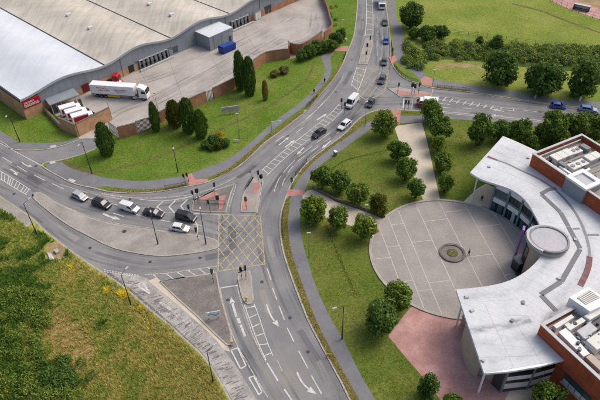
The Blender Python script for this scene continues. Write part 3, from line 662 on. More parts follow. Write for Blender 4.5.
for x, y in ((90, 248), (150, 262), (200, 258), (236, 232), (262, 282), (290, 318), (308, 352), (250, 172), (288, 136), (312, 140), (336, 92), (352, 60), (362, 20), (378, 34), (420, 104), (480, 104), (540, 112), (36, 166), (14, 194), (130, 199), (228, 300)):
    o = obj('manhole_cover', mh, road); p = P(x, y); o.location = (p.x, p.y, .0185)
# ------------------------------------------------------------------ warehouse
YZ = LZ-.02
WO = Vector((-73.1, 132.0, YZ)); WU = Vector((math.cos(WA), math.sin(WA), 0)); WV = Vector((-math.sin(WA), math.cos(WA), 0))
wh = empty('warehouse', WO, WA, 'long grey-clad depot with white and beige wavy sheet roof beside the lorry yard', 'warehouse')
VAL = [0, 25.6, 49.1, 73.6, 98, 122]
def eave(x):
    for a, b in zip(VAL, VAL[1:]):
        if a <= x <= b:
            t = (x-a)/(b-a); return 5.75+.85*(1-math.cos(2*math.pi*t))*(1 if a > 0 else .9)
    return 5.75
DEP = [66, 150, 150, 150, 150]
for k, (a, b) in enumerate(zip(VAL, VAL[1:])):
    n = 18; v = []; f = []
    for j, y in enumerate((-.7, DEP[k])):
        for i in range(n+1):
            x = a+.28+(b-a-.56)*i/n; v.append((x, y, eave(a+(b-a)*i/n)+.25))
    m = len(v); v += [(p[0], p[1], p[2]-.3) for p in v]
    for i in range(n):
        f.append((i, i+1, n+2+i, n+1+i)); f.append((m+n+1+i, m+n+2+i, m+i+1, m+i)); f.append((m+i, m+i+1, i+1, i)); f.append((n+1+i, n+2+i, m+n+2+i, m+n+1+i))
    f += [(0, n+1, m+n+1, m), (n, m+n, m+2*n+1, 2*n+1)]
    r = mo('roof', v, f, M['roof_white' if k == 0 else 'roof_beige'], wh)
    if k == 0: r['label'] = 'white roof bay'
    else: r['label'] = 'beige roof bay'
    # sheet laps across the bay
    if k: MB().box(((a), DEP[k]/2, 5.8), (.5, DEP[k]+1.2, .2)).build('valley_gutter', M['darkgrey'], wh)
    for i in range(2 if k else 0):
        c = (a+(b-a)*random.uniform(.3, .7), random.uniform(10, 40)); MB().box((c[0], c[1], eave(c[0])+.55), (1.6, 1.1, .6)).build('roof_vent', M['offwhite'], wh)
MB().box((.05, DEP[0]/2, 5.7), (.4, DEP[0]+1.2, .5)).build('valley_gutter', M['darkgrey'], wh)
# eave trim following the waves
n = 120; v = []; f = []
for i in range(n+1):
    x = 122*i/n; e = eave(x); v += [(x, -.78, e+.3), (x, -.78, e-.32), (x, -.70, e+.3), (x, -.70, e-.32)]
for i in range(n): a = 4*i; f += [(a, a+1, a+5, a+4), (a, a+4, a+6, a+2), (a+1, a+3, a+7, a+5)]
mo('eave_trim', v, f, M['cladding_d'], wh)
# cladding panels, brick plinth
x = 5.2; docks = [(36.6, 48), (74, 82.6)]
while x < 121:
    wdt = 2.0; x1 = x+wdt-.035; zb = 2.0
    for d0, d1 in docks:
        if d0-.5 < x+1 < d1+.5: zb = 2.9
    v = []
    for y in (-.06, .06):
        v += [(x, y, zb), (x1, y, zb), (x1, y, eave(x1)-.05), (x, y, eave(x)-.05)]
    mo('cladding_panel', v, [(0, 1, 2, 3), (7, 6, 5, 4), (0, 4, 5, 1), (1, 5, 6, 2), (3, 2, 6, 7), (0, 3, 7, 4)], M['cladding'], wh)
    x += wdt
MB().box((61, .35, 2.6), (121.6, .5, 5.2)).build('inner_wall', M['grey'], wh)
MB().box((2.6, -.25, 2.6), (5.2, .7, 5.2)).build('brick_front', M['brick_tan'], wh)
MB().box((20.8, -.02, .98), (31.2, .22, 1.96)).build('brick_plinth', M['brick_tan'], wh)
MB().box((61.0, -.02, .98), (25.6, .22, 1.96)).build('brick_plinth', M['cladding'], wh)
MB().box((102.4, -.02, .98), (39, .22, 1.96)).build('brick_plinth', M['brick_orange'], wh)
MB().box((.2, 33, 2.55), (.5, 65.5, 5.1)).build('side_wall', M['brick_tan'], wh)
MB().box((13, 65.6, 2.6), (25, .4, 5.2)).build('rear_wall', M['cladding'], wh)
MB().box((25.4, 107, 2.6), (.4, 83, 5.4)).build('side_wall', M['cladding'], wh)
# dock doors
def dock(x, w_=1.15, h_=2.3):
    d = MB().box((x, -.10, h_/2+.35), (w_, .1, h_)).build('dock_door', M['black'], wh)
    b = MB(); b.box((x-w_/2, -.35, h_/2+.3), (.12, .6, h_+.5)); b.box((x+w_/2, -.35, h_/2+.3), (.12, .6, h_+.5)); b.box((x, -.35, h_+.55), (w_+.2, .6, .14)); b.build('dock_shelter', M['palegrey'], d)
    MB().box((x, -.5, .35), (w_*.8, .9, .3)).build('dock_leveller', M['darkgrey'], d)
    m = Matrix.Rotation(rad(42), 3, 'Y'); MB().box((x, -.165, 1.5), (.12, .02, 2.3), M=m).build('shelter_brace', M['palegrey'], d)
for i in range(7): dock(37.6+i*1.52)
for i in range(5): dock(75+i*1.65)
MB().box((42.2, -1.6, .35), (12.5, .5, .5)).build('dock_kerb', M['plaza_line'], wh); MB().box((78.4, -1.7, .35), (10, .5, .5)).build('dock_kerb', M['plaza_line'], wh)
MB().box((34, -.12, 1.4), (1.9, .1, 2.2)).build('side_door', M['glass'], wh); MB().box((50.6, -.12, 1.5), (2.0, .1, 2.0)).build('side_door', M['glass_teal'], wh); MB().box((18.6, -.14, 1.5), (2.2, .14, 2.4)).build('roller_door', M['darkred'], wh)['label'] = 'dark red roller door'
for x in (31, 66, 72, 88): MB().cyl((x, -.16, .2), (x, -.16, eave(x)-.4), .07).build('downpipe', M['grey'], wh)
# red sign with two lines of worn-out white lettering
sg = MB().box((2.7, -.68, 4.15), (4.9, .14, 2.2)).build('sign_board', M['red'], wh)
random.seed(3)
b = MB(); x = .75
for k in range(9):                                  # small upper line
    if k in (3,): x += .15; continue
    b.box((x, -.765, 4.55), (.07, .02, .5)); b.box((x+.11, -.765, 4.55+random.choice((-.2, 0, .2))), (.2, .02, .09)); b.box((x+.2, -.765, 4.5), (.06, .02, .4)); x += .33
b.build('sign_lettering', M['white'], sg)
b = MB(); x = .62
for k in range(9):                                  # large lower line
    b.box((x, -.765, 3.75), (.11, .02, .78)); b.box((x+.16, -.765, 3.75+random.choice((-.3, 0, .3))), (.3, .02, .13)); b.box((x+.29, -.765, 3.72), (.09, .02, .6)); x += .47
b.build('sign_lettering', M['white'], sg)
# grey annex
ax_ = empty('annex_block', WO+WU*64+WV*-3.3, WA, 'plain grey metal plant block with pale flat roof against the depot wall', 'annex')
MB().box((0, 0, 2.25), (9.8, 7.4, 4.5)).build('wall', M['cladding'], ax_); MB().box((0, 0, 4.6), (10, 7.6, .2)).build('roof', M['roof_white'], ax_)
for sx in (-1, 0, 1): MB().box((sx*3.2, -3.72, 2.2), (.05, .06, 4.4)).build('panel_joint', M['grey'], ax_)
MB().box((3.6, -3.74, 1.1), (1.0, .08, 2.1)).build('door', M['darkgrey'], ax_)
# lean-to canopy
cn = empty('loading_canopy', P(62, 104), 0, 'low blue-grey flat canopy on posts beside the white box vans', 'canopy')
def loc(o, p): return Vector(p)-o.location
cz = 3.3; cp = [P(x, y, cz) for x, y in ((44.5, 98.5), (73, 88), (79.5, 94.5), (49.5, 105))]
mb = MB(); mb.prism([loc(cn, p) for p in cp], cz-.25-cn.location.z, cz-cn.location.z); mb.build('roof', M['cladding'], cn)
for i in range(7):
    p = cp[3].lerp(cp[2], (i+.15)/6.3); q = loc(cn, p); MB().box((q.x, q.y+.3, (cz-.3)/2+.1), (.16, .16, cz-.5)).build('post', M['palegrey'], cn)
    if i < 6:
        p = cp[3].lerp(cp[2], (i+.62)/6.3); q = loc(cn, p)
        rc = empty('roll_cage', (p.x+.1, p.y+.9, YZ), .5, ['leftmost', 'second', 'third', 'fourth', 'fifth', 'rightmost'][i]+' roll cage from the left in the row under the blue-grey canopy', 'roll cage', 'roll cages under the canopy')
        MB().box((0, 0, .85), (.75, .9, 1.3)).build('load', M[['darkgrey', 'glass_teal', 'white', 'darkgrey', 'palegrey', 'glass_teal'][i]], rc)
        b = MB()
        for sx in (-.42, .42):
            for sy in (-.5, .5): b.box((sx, sy, .9), (.05, .05, 1.8))
        b.box((0, 0, .15), (.9, 1.05, .06)); b.box((0, .5, 1.78), (.9, .05, .05)); b.box((0, -.5, 1.78), (.9, .05, .05)); b.build('frame', M['steelpole'], rc)

# ------------------------------------------------------------------ yard walls
def wall(px, h, mat, label, th=.35, n=4, curve=True, cat_='wall'):
    pts = C(px, n) if curve else W(px)
    c = pts[len(pts)//2]; r = empty('brick_wall', (c.x, c.y, 0), 0, label, cat_)
    l = [Vector((p.x-c.x, p.y-c.y, 0)) for p in pts]
    band('wall_body', l, th, h, M[mat], r, z0=0); band('coping', l, th+.12, h+.09, M['coping'], r, z0=h-.02)
    return r
wall([(62.5, 129.5), (79, 137), ], 3.7, 'brick_tan', 'short end of tan brick yard wall beside the white box vans', curve=False)
wall([(79.6, 136.6), (112, 120)], 3.9, 'brick_tan', 'tall tan brick wall screening the white box vans from the gate', curve=False)
wall([(44.5, 111), (53, 120), (62, 129.4)], 1.5, 'brick_tan', 'low brick wall running from the red sign down to the tan yard wall', curve=False)
wall([(120, 138.5), (138, 134)], 3.4, 'brick_orange', 'orange brick wall panel right of the dark cypress at the yard gate', curve=False)
wall([(159.5, 124), (169, 119), (194, 108), (206.6, 102.2)], 3.4, 'brick_orange', 'orange brick yard wall behind the three clipped conifers', n=1)
wall([(214, 99), (234, 89), (243, 83), (249, 76), (255, 70), (266, 62.5), (280, 59.8), (288.6, 59)], 3.4, 'brick_orange', 'long curving orange brick yard wall past the two tall cypresses')
wall([(289.6, 58.4), (289, 53.5)], 4.2, 'brick_orange', 'short brick return where the curved yard wall steps', curve=False)
wall([(289.6, 53.2), (300, 55), (312, 49), (322, 41.5)], 3.6, 'brick_orange', 'orange brick yard wall half hidden by the dark hedge')
wall([(324, 40), (332, 32), (330, 24), (327, 12), (322, 0), (320, -20)], 2.6, 'brick_orange', 'far orange brick wall along the yard edge by the top road')
def palisade(px, h, label, mat='darkgrey', step=.42, name='palisade_fence', cat_='fence', sw=.2):
    a, b = W(px); L = (b-a).length; r = empty(name, (a.x, a.y, LZ-.02), math.atan2((b-a).y, (b-a).x), label, cat_)
    me = MB().box((0, 0, h/2), (sw, .06, h)).mesh('slat', M[mat]); n = int(L/step)
    for i in range(n+1): o = obj('slat', me, r); o.location = (i*L/n, 0, 0)
    for z in (.35, h-.4): MB().box((L/2, .06, z), (L, .05, .1)).build('rail', M[mat], r)
    return r
palisade([(138.6, 133.8), (158.6, 127.5)], 3.8, 'dark grey palisade fence between two brick walls in front of the ivy tree', step=.3)
palisade([(110.6, 131), (119.6, 138)], 3.0, 'grey slatted gate leaf standing open beside the dark cypress', 'grey', .5, 'yard_gate', 'gate')
palisade([(207, 102), (213.6, 99.2)], 3.2, 'grey slatted service gate set in the orange brick wall', 'grey', .4, 'service_gate', 'gate')
palisade([(112.4, 119.4), (109.6, 112)], 3.2, 'grey folded gate leaf at the end of the tan brick wall', 'grey', .45, 'yard_gate', 'gate')
# skip
def skip(px, ang, label):
    c = P(*px); r = empty('waste_skip', (c.x, c.y, YZ), ang, label, 'skip')
    l, w_, h = 5.4, 2.3, 2.1
    v = [(-l/2, -w_/2, .15), (l/2, -w_/2, .15), (l/2, w_/2, .15), (-l/2, w_/2, .15), (-l/2-.1, -w_/2-.05, h), (l/2+.1, -w_/2-.05, h), (l/2+.1, w_/2+.05, h), (-l/2-.1, w_/2+.05, h)]
    mo('body', v, [(3, 2, 1, 0), (0, 1, 5, 4), (1, 2, 6, 5), (2, 3, 7, 6), (3, 0, 4, 7)], M['blue_skip'], r)
    b = MB()
    for i in range(9): b.box((-l/2+.3+i*(l-.6)/8, -w_/2-.06, h/2), (.12, .1, h-.4))
    b.build('rib', M['blue_skip'], r)
    MB().box((-1.3, 0, h+.1), (2.5, w_, .2)).build('lid', M['blue_skip'], r); MB().box((1.35, 0, h+.02), (2.4, w_, .14)).build('lid', M['blue_skip'], r)
    b = MB(); [b.box((sx*l*.35, sy*w_*.35, .09), (.5, .2, .18)) for sx in (-1, 1) for sy in (-1, 1)]; b.build('skid', M['darkgrey'], r)
skip((227.5, 51), WA, 'blue ribbed steel skip in front of the grey annex block')
# things stacked at the far docks
for k, (px, sz, mt, lb, nm, ct) in enumerate([((256, 19), (2.6, 2.4, 2.7), 'offwhite', 'white swap box standing at the far dock doors', 'swap_box', 'box'), ((266, 13), (3.4, 2.4, 2.9), 'darkgrey', 'dark container at the far docks next to the white swap box', 'container', 'container'),
                                             ((277, 7), (1.0, 1.0, 3.4), 'brick_orange', 'red brick pier at the far end of the depot docks', 'brick_pier', 'pier'), ((290, 3), (1.0, 1.0, 3.2), 'brick_orange', 'brick pier farthest along the depot wall', 'brick_pier', 'pier')]):
    c = P(*px); r = empty(nm, (c.x, c.y, YZ), WA, lb, ct)
    MB().box((0, 0, sz[2]/2+.1), sz).build('body', M[mt], r); MB().box((0, 0, sz[2]+.15), (sz[0]+.15, sz[1]+.15, .12)).build('top', M['coping' if 'pier' in nm else 'grey'], r)
    if 'pier' not in nm:
        for i in (-1, 1): MB().box((i*sz[0]*.25, -sz[1]/2-.03, sz[2]/2+.1), (sz[0]*.42, .06, sz[2]*.86)).build('door', M[mt], r)
def bev(o, wd=.06, seg=2):
    m = o.modifiers.new('bevel', 'BEVEL'); m.width = wd; m.segments = seg; m.angle_limit = rad(18); return o
# ------------------------------------------------------------------ vehicles
def rect_ring(x, hw, zl, zm, zt, k=.93):
    return [(x, -hw*.9, zl), (x, -hw, zm), (x, -hw*.985, zt-.08), (x, -hw*k, zt), (x, hw*k, zt), (x, hw*.985, zt-.08), (x, hw, zm), (x, hw*.9, zl)]
def loft(secs, name, mat):
    v = []; f = []; m = len(secs[0])
    for s in secs: v += s
    for i in range(len(secs)-1):
        for j in range(m):
            a, b = i*m+j, i*m+(j+1) % m; f.append((a, b, b+m, a+m))
    f.append(tuple(range(m-1, -1, -1))); f.append(tuple(range((len(secs)-1)*m, len(secs)*m)))
    me = mesh(name, v, f, mat)
    bm = bmesh.new(); bm.from_mesh(me); bmesh.ops.recalc_face_normals(bm, faces=bm.faces); bm.to_mesh(me); bm.free()
    return me
CARS = {}
def car_parts(kind):
    "list of (name, mesh, material key or None for paint, parent index)"
    if kind in CARS: return CARS[kind]
    #            L     W    H    belt  bonnet-x  ws-foot ws-top roof-end rear-foot
    L, Wd, H, belt, nose, wsf, wst, rre, rrf = {
        'hatch': (4.05, 1.76, 1.47, .92, .80, 1.05, .35, -1.45, -1.9), 'saloon': (4.6, 1.82, 1.44, .92, .82, 1.0, .25, -1.2, -1.75),
        'suv': (4.55, 1.88, 1.70, 1.05, .98, 1.15, .45, -1.8, -2.15), 'estate': (4.6, 1.82, 1.50, .93, .82, 1.1, .35, -1.8, -2.15),
        'van': (4.5, 1.84, 1.86, 1.05, .98, 1.45, .75, -2.1, -2.2), 'bigvan': (5.5, 2.05, 2.45, 1.25, 1.15, 2.0, 1.35, -2.65, -2.72)}[kind]
    h = L/2; hw = Wd/2; out = []
    zl = .22
    secs = [rect_ring(-h, hw*.86, .38, .6, belt-.06), rect_ring(-h+.12, hw*.95, .26, .6, belt), rect_ring(rrf+.02, hw*.985, zl, .62, belt+.01), rect_ring(-.2, hw, zl, .62, belt), rect_ring(wsf+.02, hw, zl, .62, belt-.01),
            rect_ring(h-.75, hw*.98, zl, .6, nose), rect_ring(h-.22, hw*.92, .24, .55, nose-.10), rect_ring(h, hw*.78, .34, .5, nose-.25)]
    out.append(('body', loft(secs, 'body', None), None, None))
    # cabin: painted roof and pillars
    b0, b1 = hw*.93, hw*.76 if kind not in ('bigvan', 'van') else hw*.84
    def cab(x, y, z): return (x, y, z)
    zb = belt-.015
    base = [(wsf, b0*.92), (wsf-.35, b0), (rrf+.25, b0), (rrf, b0*.9)]
    top = [(wst, b1*.9), (wst-.3, b1), (rre+.2, b1), (rre, b1*.92)]
    v = []
    for (x, y), z in [(p, zb) for p in base]+[(p, H-.07) for p in top]+[((x*.96, y*.9), H) for x, y in top]: v += [(x, -y, z), (x, y, z)]
    f = []
    for lv in (0, 8):
        for i in range(3):
            a = lv+2*i; f += [(a, a+2, a+10, a+8), (a+1, a+9, a+11, a+3)]
        f += [(lv, lv+8, lv+9, lv+1), (lv+6, lv+7, lv+15, lv+14)]
    for i in range(3): a = 16+2*i; f.append((a, a+2, a+3, a+1))
    me = mesh('cabin', v, f, None); bm = bmesh.new(); bm.from_mesh(me); bmesh.ops.recalc_face_normals(bm, faces=bm.faces); bm.to_mesh(me); bm.free()
    out.append(('cabin', me, None, None))
    def pane(name, q, key='glass'):
        q = [Vector(p) for p in q]; n_ = (q[1]-q[0]).cross(q[3]-q[0]).normalized(); c = sum(q, Vector())/4
        if n_.dot(Vector((c.x, c.y*2, .6))) < 0: n_ = -n_; q = q[::-1]
        v = [p+n_*.018 for p in q]+[p-n_*.01 for p in q]
        out.append((name, mesh(name, v, [(0, 1, 2, 3), (1, 0, 4, 5), (2, 1, 5, 6), (3, 2, 6, 7), (0, 3, 7, 4)], M[key]), key, None))
    def L3(a, b, t): return tuple(a[i]+(b[i]-a[i])*t for i in range(3))
    def face(a0, a1, c1, c0, u0, u1, w0, w1):   # a = lower edge, c = upper edge
        lo = lambda t, s: L3(L3(a0, a1, t), L3(c0, c1, t), s)
        return [lo(u0, w0), lo(u1, w0), lo(u1, w1), lo(u0, w1)]
    V = lambda p, s, z: (p[0], p[1]*s, z)
    pane('windscreen', face(V(base[0], -1, zb), V(base[0], 1, zb), V(top[0], 1, H-.07), V(top[0], -1, H-.07), .04, .96, .06, .93))
    if kind not in ('bigvan',): pane('rear_window', face(V(base[3], 1, zb), V(base[3], -1, zb), V(top[3], -1, H-.07), V(top[3], 1, H-.07), .1, .9, .2, .92))
    for s in (-1, 1):
        A0, A1, T0, T1 = V(base[1], s, zb), V(base[2], s, zb), V(top[1], s, H-.07), V(top[2], s, H-.07)
        if kind in ('van', 'bigvan'): pane('side_window', face(A0, A1, T1, T0, .0, .26, .1, .88))
        else:
            pane('side_window', face(A0, A1, T1, T0, .02, .47, .1, .9)); pane('side_window', face(A0, A1, T1, T0, .51, .96 if kind != 'hatch' else .9, .1, .9))
        pane('side_window', face(V(base[0], s, zb), A0, T0, V(top[0], s, H-.07), .35, .95, .1, .85))
    # lamps, mirrors, plates, bumpers
    for s in (-1, 1):
        out.append(('headlight', MB().box((h-.2, s*hw*.70, nose-.22), (.24, .34, .13)).mesh('headlight', M['lampglass']), 'lampglass', None))
        out.append(('tail_light', MB().box((-h+.06, s*hw*.76, belt-.22), (.12, .22, .26)).mesh('tail_light', M['lens_red']), 'lens_red', None))
        out.append(('mirror', MB().box((wsf-.3, s*(hw+.07), belt+.06), (.14, .2, .13)).mesh('mirror', M['black']), None, None))
    out.append(('grille', MB().box((h-.03, 0, nose-.34), (.1, hw*.95, .16)).mesh('grille', M['black']), 'black', None))
    out.append(('bumper', MB().box((h-.06, 0, .38), (.16, hw*1.5, .16)).mesh('bumper', M['darkgrey']), 'darkgrey', None))
    out.append(('number_plate', MB().box((-h-.005, 0, belt-.34), (.03, .5, .11)).mesh('number_plate', M['yellow']), 'yellow', None))
    r = .31 if kind != 'bigvan' else .35
    tyre = MB().cyl((0, -.1, 0), (0, .1, 0), r, n=16).mesh('wheel', M['rubber']); rim = MB().cyl((0, -.11, 0), (0, .11, 0), r*.62, n=12).mesh('rim', M['rim'])
    for sx in (h-.82, -h+.82):
        for s in (-1, 1): out.append(('wheel', (tyre, rim, r, sx, s*(hw-.09)), None, 'w'))
    CARS[kind] = out; return out
PAINT = {}
def paint(name, c, coat=.5):
    if name not in PAINT: PAINT[name] = plain(name+'_car_paint', c, .35, .5, 0, .03, 1, coat)
    return PAINT[name]
BLK = paint('black', S(30, 31, 35)); WHT = paint('white', S(232, 233, 233)); SIL = paint('silver', S(176, 182, 188)); NVY = paint('navy', S(44, 58, 84)); BLU = paint('blue', S(44, 84, 170)); DGR = paint('dark_green_grey', S(62, 76, 80)); GRA = paint('graphite', S(52, 56, 60)); REDP = paint('crimson', S(180, 30, 40)); LBL = paint('pale_blue', S(112, 150, 192))
VEH = 'vehicles on the junction'
def car(kind, pnt, c, d0, d1, label, nm='car', ct='car', z=0.0):
    c = P(c[0], c[1], .75); a, b = P(*d0), P(*d1)
    r = empty(nm, (c.x, c.y, z+.006), math.atan2((b-a).y, (b-a).x), label, ct, VEH)
    for name, me, key, par in car_parts(kind):
        if par == 'w':
            tyre, rim, rr, x, y = me; o = obj('wheel', tyre, r); o.location = (x, y, rr); obj('rim', rim, o)
        else:
            if key is None and not me.materials: me.materials.append(M['white'])
            o = obj(name, me, r)
            if name in ('body', 'cabin'): bev(o, .09 if name == 'body' else .05, 2)
            if key is None and name != 'mirror': o.material_slots[0].link = 'OBJECT'; o.material_slots[0].material = pnt
    return r
car('hatch', SIL, (79.5, 195.5), (70, 190), (95, 201), 'silver hatchback last in the queue on the left road')
car('suv', BLK, (101.5, 203.3), (90, 199), (115, 208), 'black sport utility car between the silver hatchback and the white van')
car('van', WHT, (129.5, 207.3), (115, 203), (145, 212), 'small white van in the middle of the left queue', 'van', 'van')
car('saloon', BLK, (153.5, 212.3), (140, 209.5), (168, 215), 'black saloon car queuing just behind the black van')
bv = car('van', BLK, (186, 216.6), (176, 214.5), (197, 219.5), 'black van at the head of the queue on the left road', 'van', 'van')
car('hatch', WHT, (180, 227.3), (170, 226), (190, 229.4), 'white hatchback beside the black van near the yellow box')
car('saloon', BLK, (319, 132.3), (325, 128.2), (312, 137.4), 'black saloon car driving past the hatched median')
car('estate', WHT, (344.5, 124.3), (352, 118.6), (338, 130.6), 'white estate car behind the black saloon on the curve')
car('bigvan', WHT, (352, 102.2), (358, 95.6), (346, 108.4), 'large white panel van crossing the upper junction', 'van', 'van')
car('hatch', GRA, (370.5, 102.3), (374, 97), (367, 108), 'dark grey hatchback next to the large white van')
car('estate', NVY, (382, 79), (384.6, 74), (380, 84), 'dark blue car on the upper yellow box')
car('hatch', DGR, (384.3, 61), (385.6, 55), (384, 67), 'dark green-grey hatchback waiting above the upper yellow box')
car('hatch', BLU, (386.2, 40), (386.6, 35), (386, 45), 'bright blue hatchback third from the top of the upper road')
car('saloon', GRA, (385, 21.6), (384.4, 16), (385.4, 27), 'dark saloon car behind the white lorry at the top')
car('hatch', BLU, (558.5, 105.3), (548, 104), (568, 106.4), 'blue hatchback driving along the right road')
car('estate', LBL, (588.5, 108.6), (578, 107.2), (599, 110), 'pale blue estate car at the right edge of the road')
def wheels(r, spots, rr=.48, wd=.3):
    t = MB().cyl((0, -wd/2, 0), (0, wd/2, 0), rr, n=18).mesh('wheel', M['rubber']); m = MB().cyl((0, -wd/2-.01, 0), (0, wd/2+.01, 0), rr*.55, n=12).mesh('rim', M['rim'])
    for x, y in spots: o = obj('wheel', t, r); o.location = (x, y, rr); obj('rim', m, o)
def cabshape(b_l, w_, h, z0, rake=.35):
    "truck cab: front at +x"
    hw = w_/2; prof = [(-b_l/2, z0), (b_l/2, z0), (b_l/2+.05, z0+h*.45), (b_l/2-rake, z0+h*.93), (b_l/2-rake-.25, z0+h), (-b_l/2, z0+h)]
    v = [(x, -hw, z) for x, z in prof]+[(x, hw, z) for x, z in prof]; n = len(prof)
    return v, [tuple(range(n)), tuple(range(2*n-1, n-1, -1))]+[((i+1) % n, i, n+i, n+(i+1) % n) for i in range(n)], prof
def strokes(mb, x0, x1, y, z, h, n, rnd, th=.02):
    st = (x1-x0)/n
    for i in range(n):
        x = x0+st*i; mb.box((x+st*.15, y, z), (st*.2, th, h)); mb.box((x+st*.45, y, z+rnd.choice((-.35, 0, .35))*h), (st*.45, th, h*.22))
        if rnd.random() < .6: mb.box((x+st*.72, y, z), (st*.18, th, h*rnd.choice((.6, 1))))
def lorry():
    a, b = P(92, 97.4), P(148, 101.4); d = (b-a); ang = math.atan2(d.y, d.x); n_ = Vector((-math.sin(ang), math.cos(ang), 0)); c = a.lerp(b, .5)+n_*1.25
    r = empty('articulated_lorry', (c.x, c.y, YZ+.005), ang, 'white articulated lorry with red lettering parked across the depot yard', 'lorry')
    bev(MB().box((-1.75, 0, 2.62), (12.9, 2.5, 2.75)).build('trailer_box', M['white'], r), .05)
    MB().box((-1.75, 0, 1.12), (12.9, 2.3, .24)).build('trailer_chassis', M['darkgrey'], r)
    MB().box((-1.6, -1.2, .78), (3.6, .06, .62)).build('side_guard', M['yellow'], r); MB().box((-1.6, 1.2, .78), (3.6, .06, .62)).build('side_guard', M['offwhite'], r)
    MB().box((-8.23, 0, 2.6), (.06, 2.3, 2.5)).build('rear_door', M['offwhite'], r)
    v, f, prof = cabshape(2.3, 2.46, 2.75, .75); o = mo('cab', [(x+7.05, y, z) for x, y, z in v], f, M['white'], r); bev(o, .07)
    v, f, _ = cabshape(1.5, 2.2, .6, 3.4, .7); mo('wind_deflector', [(x+6.4, y, z) for x, y, z in v], f, M['white'], r)
    (x2, z2), (x3, z3) = prof[2], prof[3]; q = [(x2+7.07, -1.1, z2+.1), (x2+7.07, 1.1, z2+.1), (x3+7.15, 1.1, z3-.1), (x3+7.15, -1.1, z3-.1)]
    mo('windscreen', q+[(p[0]-.1, p[1], p[2]) for p in q], [(0, 1, 2, 3), (1, 0, 4, 5), (2, 1, 5, 6), (3, 2, 6, 7), (0, 3, 7, 4)], M['glass'], r)
    for s in (-1, 1):
        MB().box((7.25, s*1.235, 2.55), (1.0, .03, .75)).build('side_window', M['glass'], r); MB().box((7.95, s*1.4, 2.5), (.2, .25, .6)).build('mirror', M['black'], r); MB().box((8.22, s*.95, 1.0), (.08, .4, .2)).build('headlight', M['lampglass'], r)
    MB().box((8.2, 0, .72), (.2, 2.4, .4)).build('bumper', M['offwhite'], r); MB().box((5.3, 0, .8), (4.2, 1.0, .3)).build('tractor_chassis', M['darkgrey'], r); MB().box((5.72, 0, 2.3), (.35, 2.1, 2.4)).build('cab_rear', M['darkgrey'], r)
    MB().box((4.6, -1.05, .75), (1.2, .45, .6)).build('fuel_tank', M['palegrey'], r)
    wheels(r, [(x, s*1.05) for x in (-6.6, -5.3, -4.0, 4.0, 7.2) for s in (-1, 1)])
    rnd = random.Random(5)
    for s in (-1, 1):
        b_ = MB(); strokes(b_, -6.2, -3.2, s*1.262, 3.15, .42, 9, rnd); strokes(b_, -5.8, -2.4, s*1.262, 2.55, .5, 10, rnd); b_.build('lettering', M['red'], r)
        b_ = MB(); strokes(b_, -1.0, 2.6, s*1.262, 2.75, .5, 11, rnd); strokes(b_, -.6, 2.2, s*1.262, 2.25, .25, 12, rnd); b_.build('lettering', M['red'], r)
lorry()
def boxvan(c, ang, label, z=YZ, red_cab=False, L=6.0, nm='box_van', ct='van', group=None, band_=True, bw=2.15, bh=2.2):
    r = empty(nm, (c[0], c[1], z+.005), ang, label, ct, group)
    bl = L-1.9
    bev(MB().box((-L/2+bl/2, 0, .62+bh/2), (bl, bw, bh)).build('box_body', M['white'], r), .05)
    MB().box((-.1, 0, .52), (L-.5, bw*.8, .22)).build('chassis', M['darkgrey'], r)
    v, f, prof = cabshape(1.85, bw*.93, 1.75, .42, .75); mo('cab', [(x+L/2-.95, y, zz) for x, y, zz in v], f, M['white'], r)
    if red_cab: MB().box((L/2-.78, 0, .9), (1.6, bw*.95, .85)).build('red_front', M['red'], r)
    (x2, z2), (x3, z3) = prof[2], prof[3]; dx = L/2-.95
    q = [(x2+dx+.01, -bw*.41, z2+.06), (x2+dx+.01, bw*.41, z2+.06), (x3+dx+.06, bw*.41, z3-.06), (x3+dx+.06, -bw*.41, z3-.06)]
    mo('windscreen', q+[(p[0]-.1, p[1], p[2]) for p in q], [(0, 1, 2, 3), (1, 0, 4, 5), (2, 1, 5, 6), (3, 2, 6, 7), (0, 3, 7, 4)], M['glass'], r)
    for s in (-1, 1):
        MB().box((L/2-1.2, s*bw*.467, 1.75), (.8, .03, .5)).build('side_window', M['glass'], r); MB().box((L/2-.02, s*bw*.36, .85), (.08, .34, .18)).build('headlight', M['lampglass'], r); MB().box((L/2-.7, s*(bw/2+.05), 1.6), (.15, .2, .35)).build('mirror', M['black'], r)
        if band_: MB().box((-L/2+bl*.52, s*(bw/2+.008), .62+bh*.55), (bl*.86, .02, bh*.6)).build('red_panel', M['red'], r)
    MB().box((-L/2-.01, 0, .62+bh/2), (.04, bw*.9, bh*.9)).build('rear_door', M['palegrey'], r)
    wheels(r, [(x, s*(bw/2-.22)) for x in (-L/2+1.3, L/2-.85) for s in (-1, 1)], .36, .24)
    return r
vd = math.atan2(2.4, 4.1); vb = Vector((-61.0, 134.2, 0))
for i, lb in enumerate(('white box van with red side panel parked nearest the canopy', 'white box van with red side panel parked in the middle of three', 'white box van parked nearest the tan brick wall')):
    boxvan(vb+Vector((2.2, -2.1, 0))*i, vd, lb, group='white vans in the depot yard', L=6.2, bw=2.2)
c = P(427, 103.4, .9); a, b = P(435, 104), P(415, 102.4); boxvan(c, math.atan2((b-a).y, (b-a).x), 'white box van with a red front waiting at the right-hand signals', z=0, red_cab=True, L=5.6, group=VEH, band_=False, bh=1.9)
c = P(381.6, 1.5, 1.5); a, b = P(380.4, -10), P(383, 10); boxvan(c, math.atan2((b-a).y, (b-a).x), 'white box lorry at the very top of the upper road', z=0, L=8.6, nm='box_lorry', ct='lorry', group=VEH, band_=False, bw=2.45, bh=2.6)
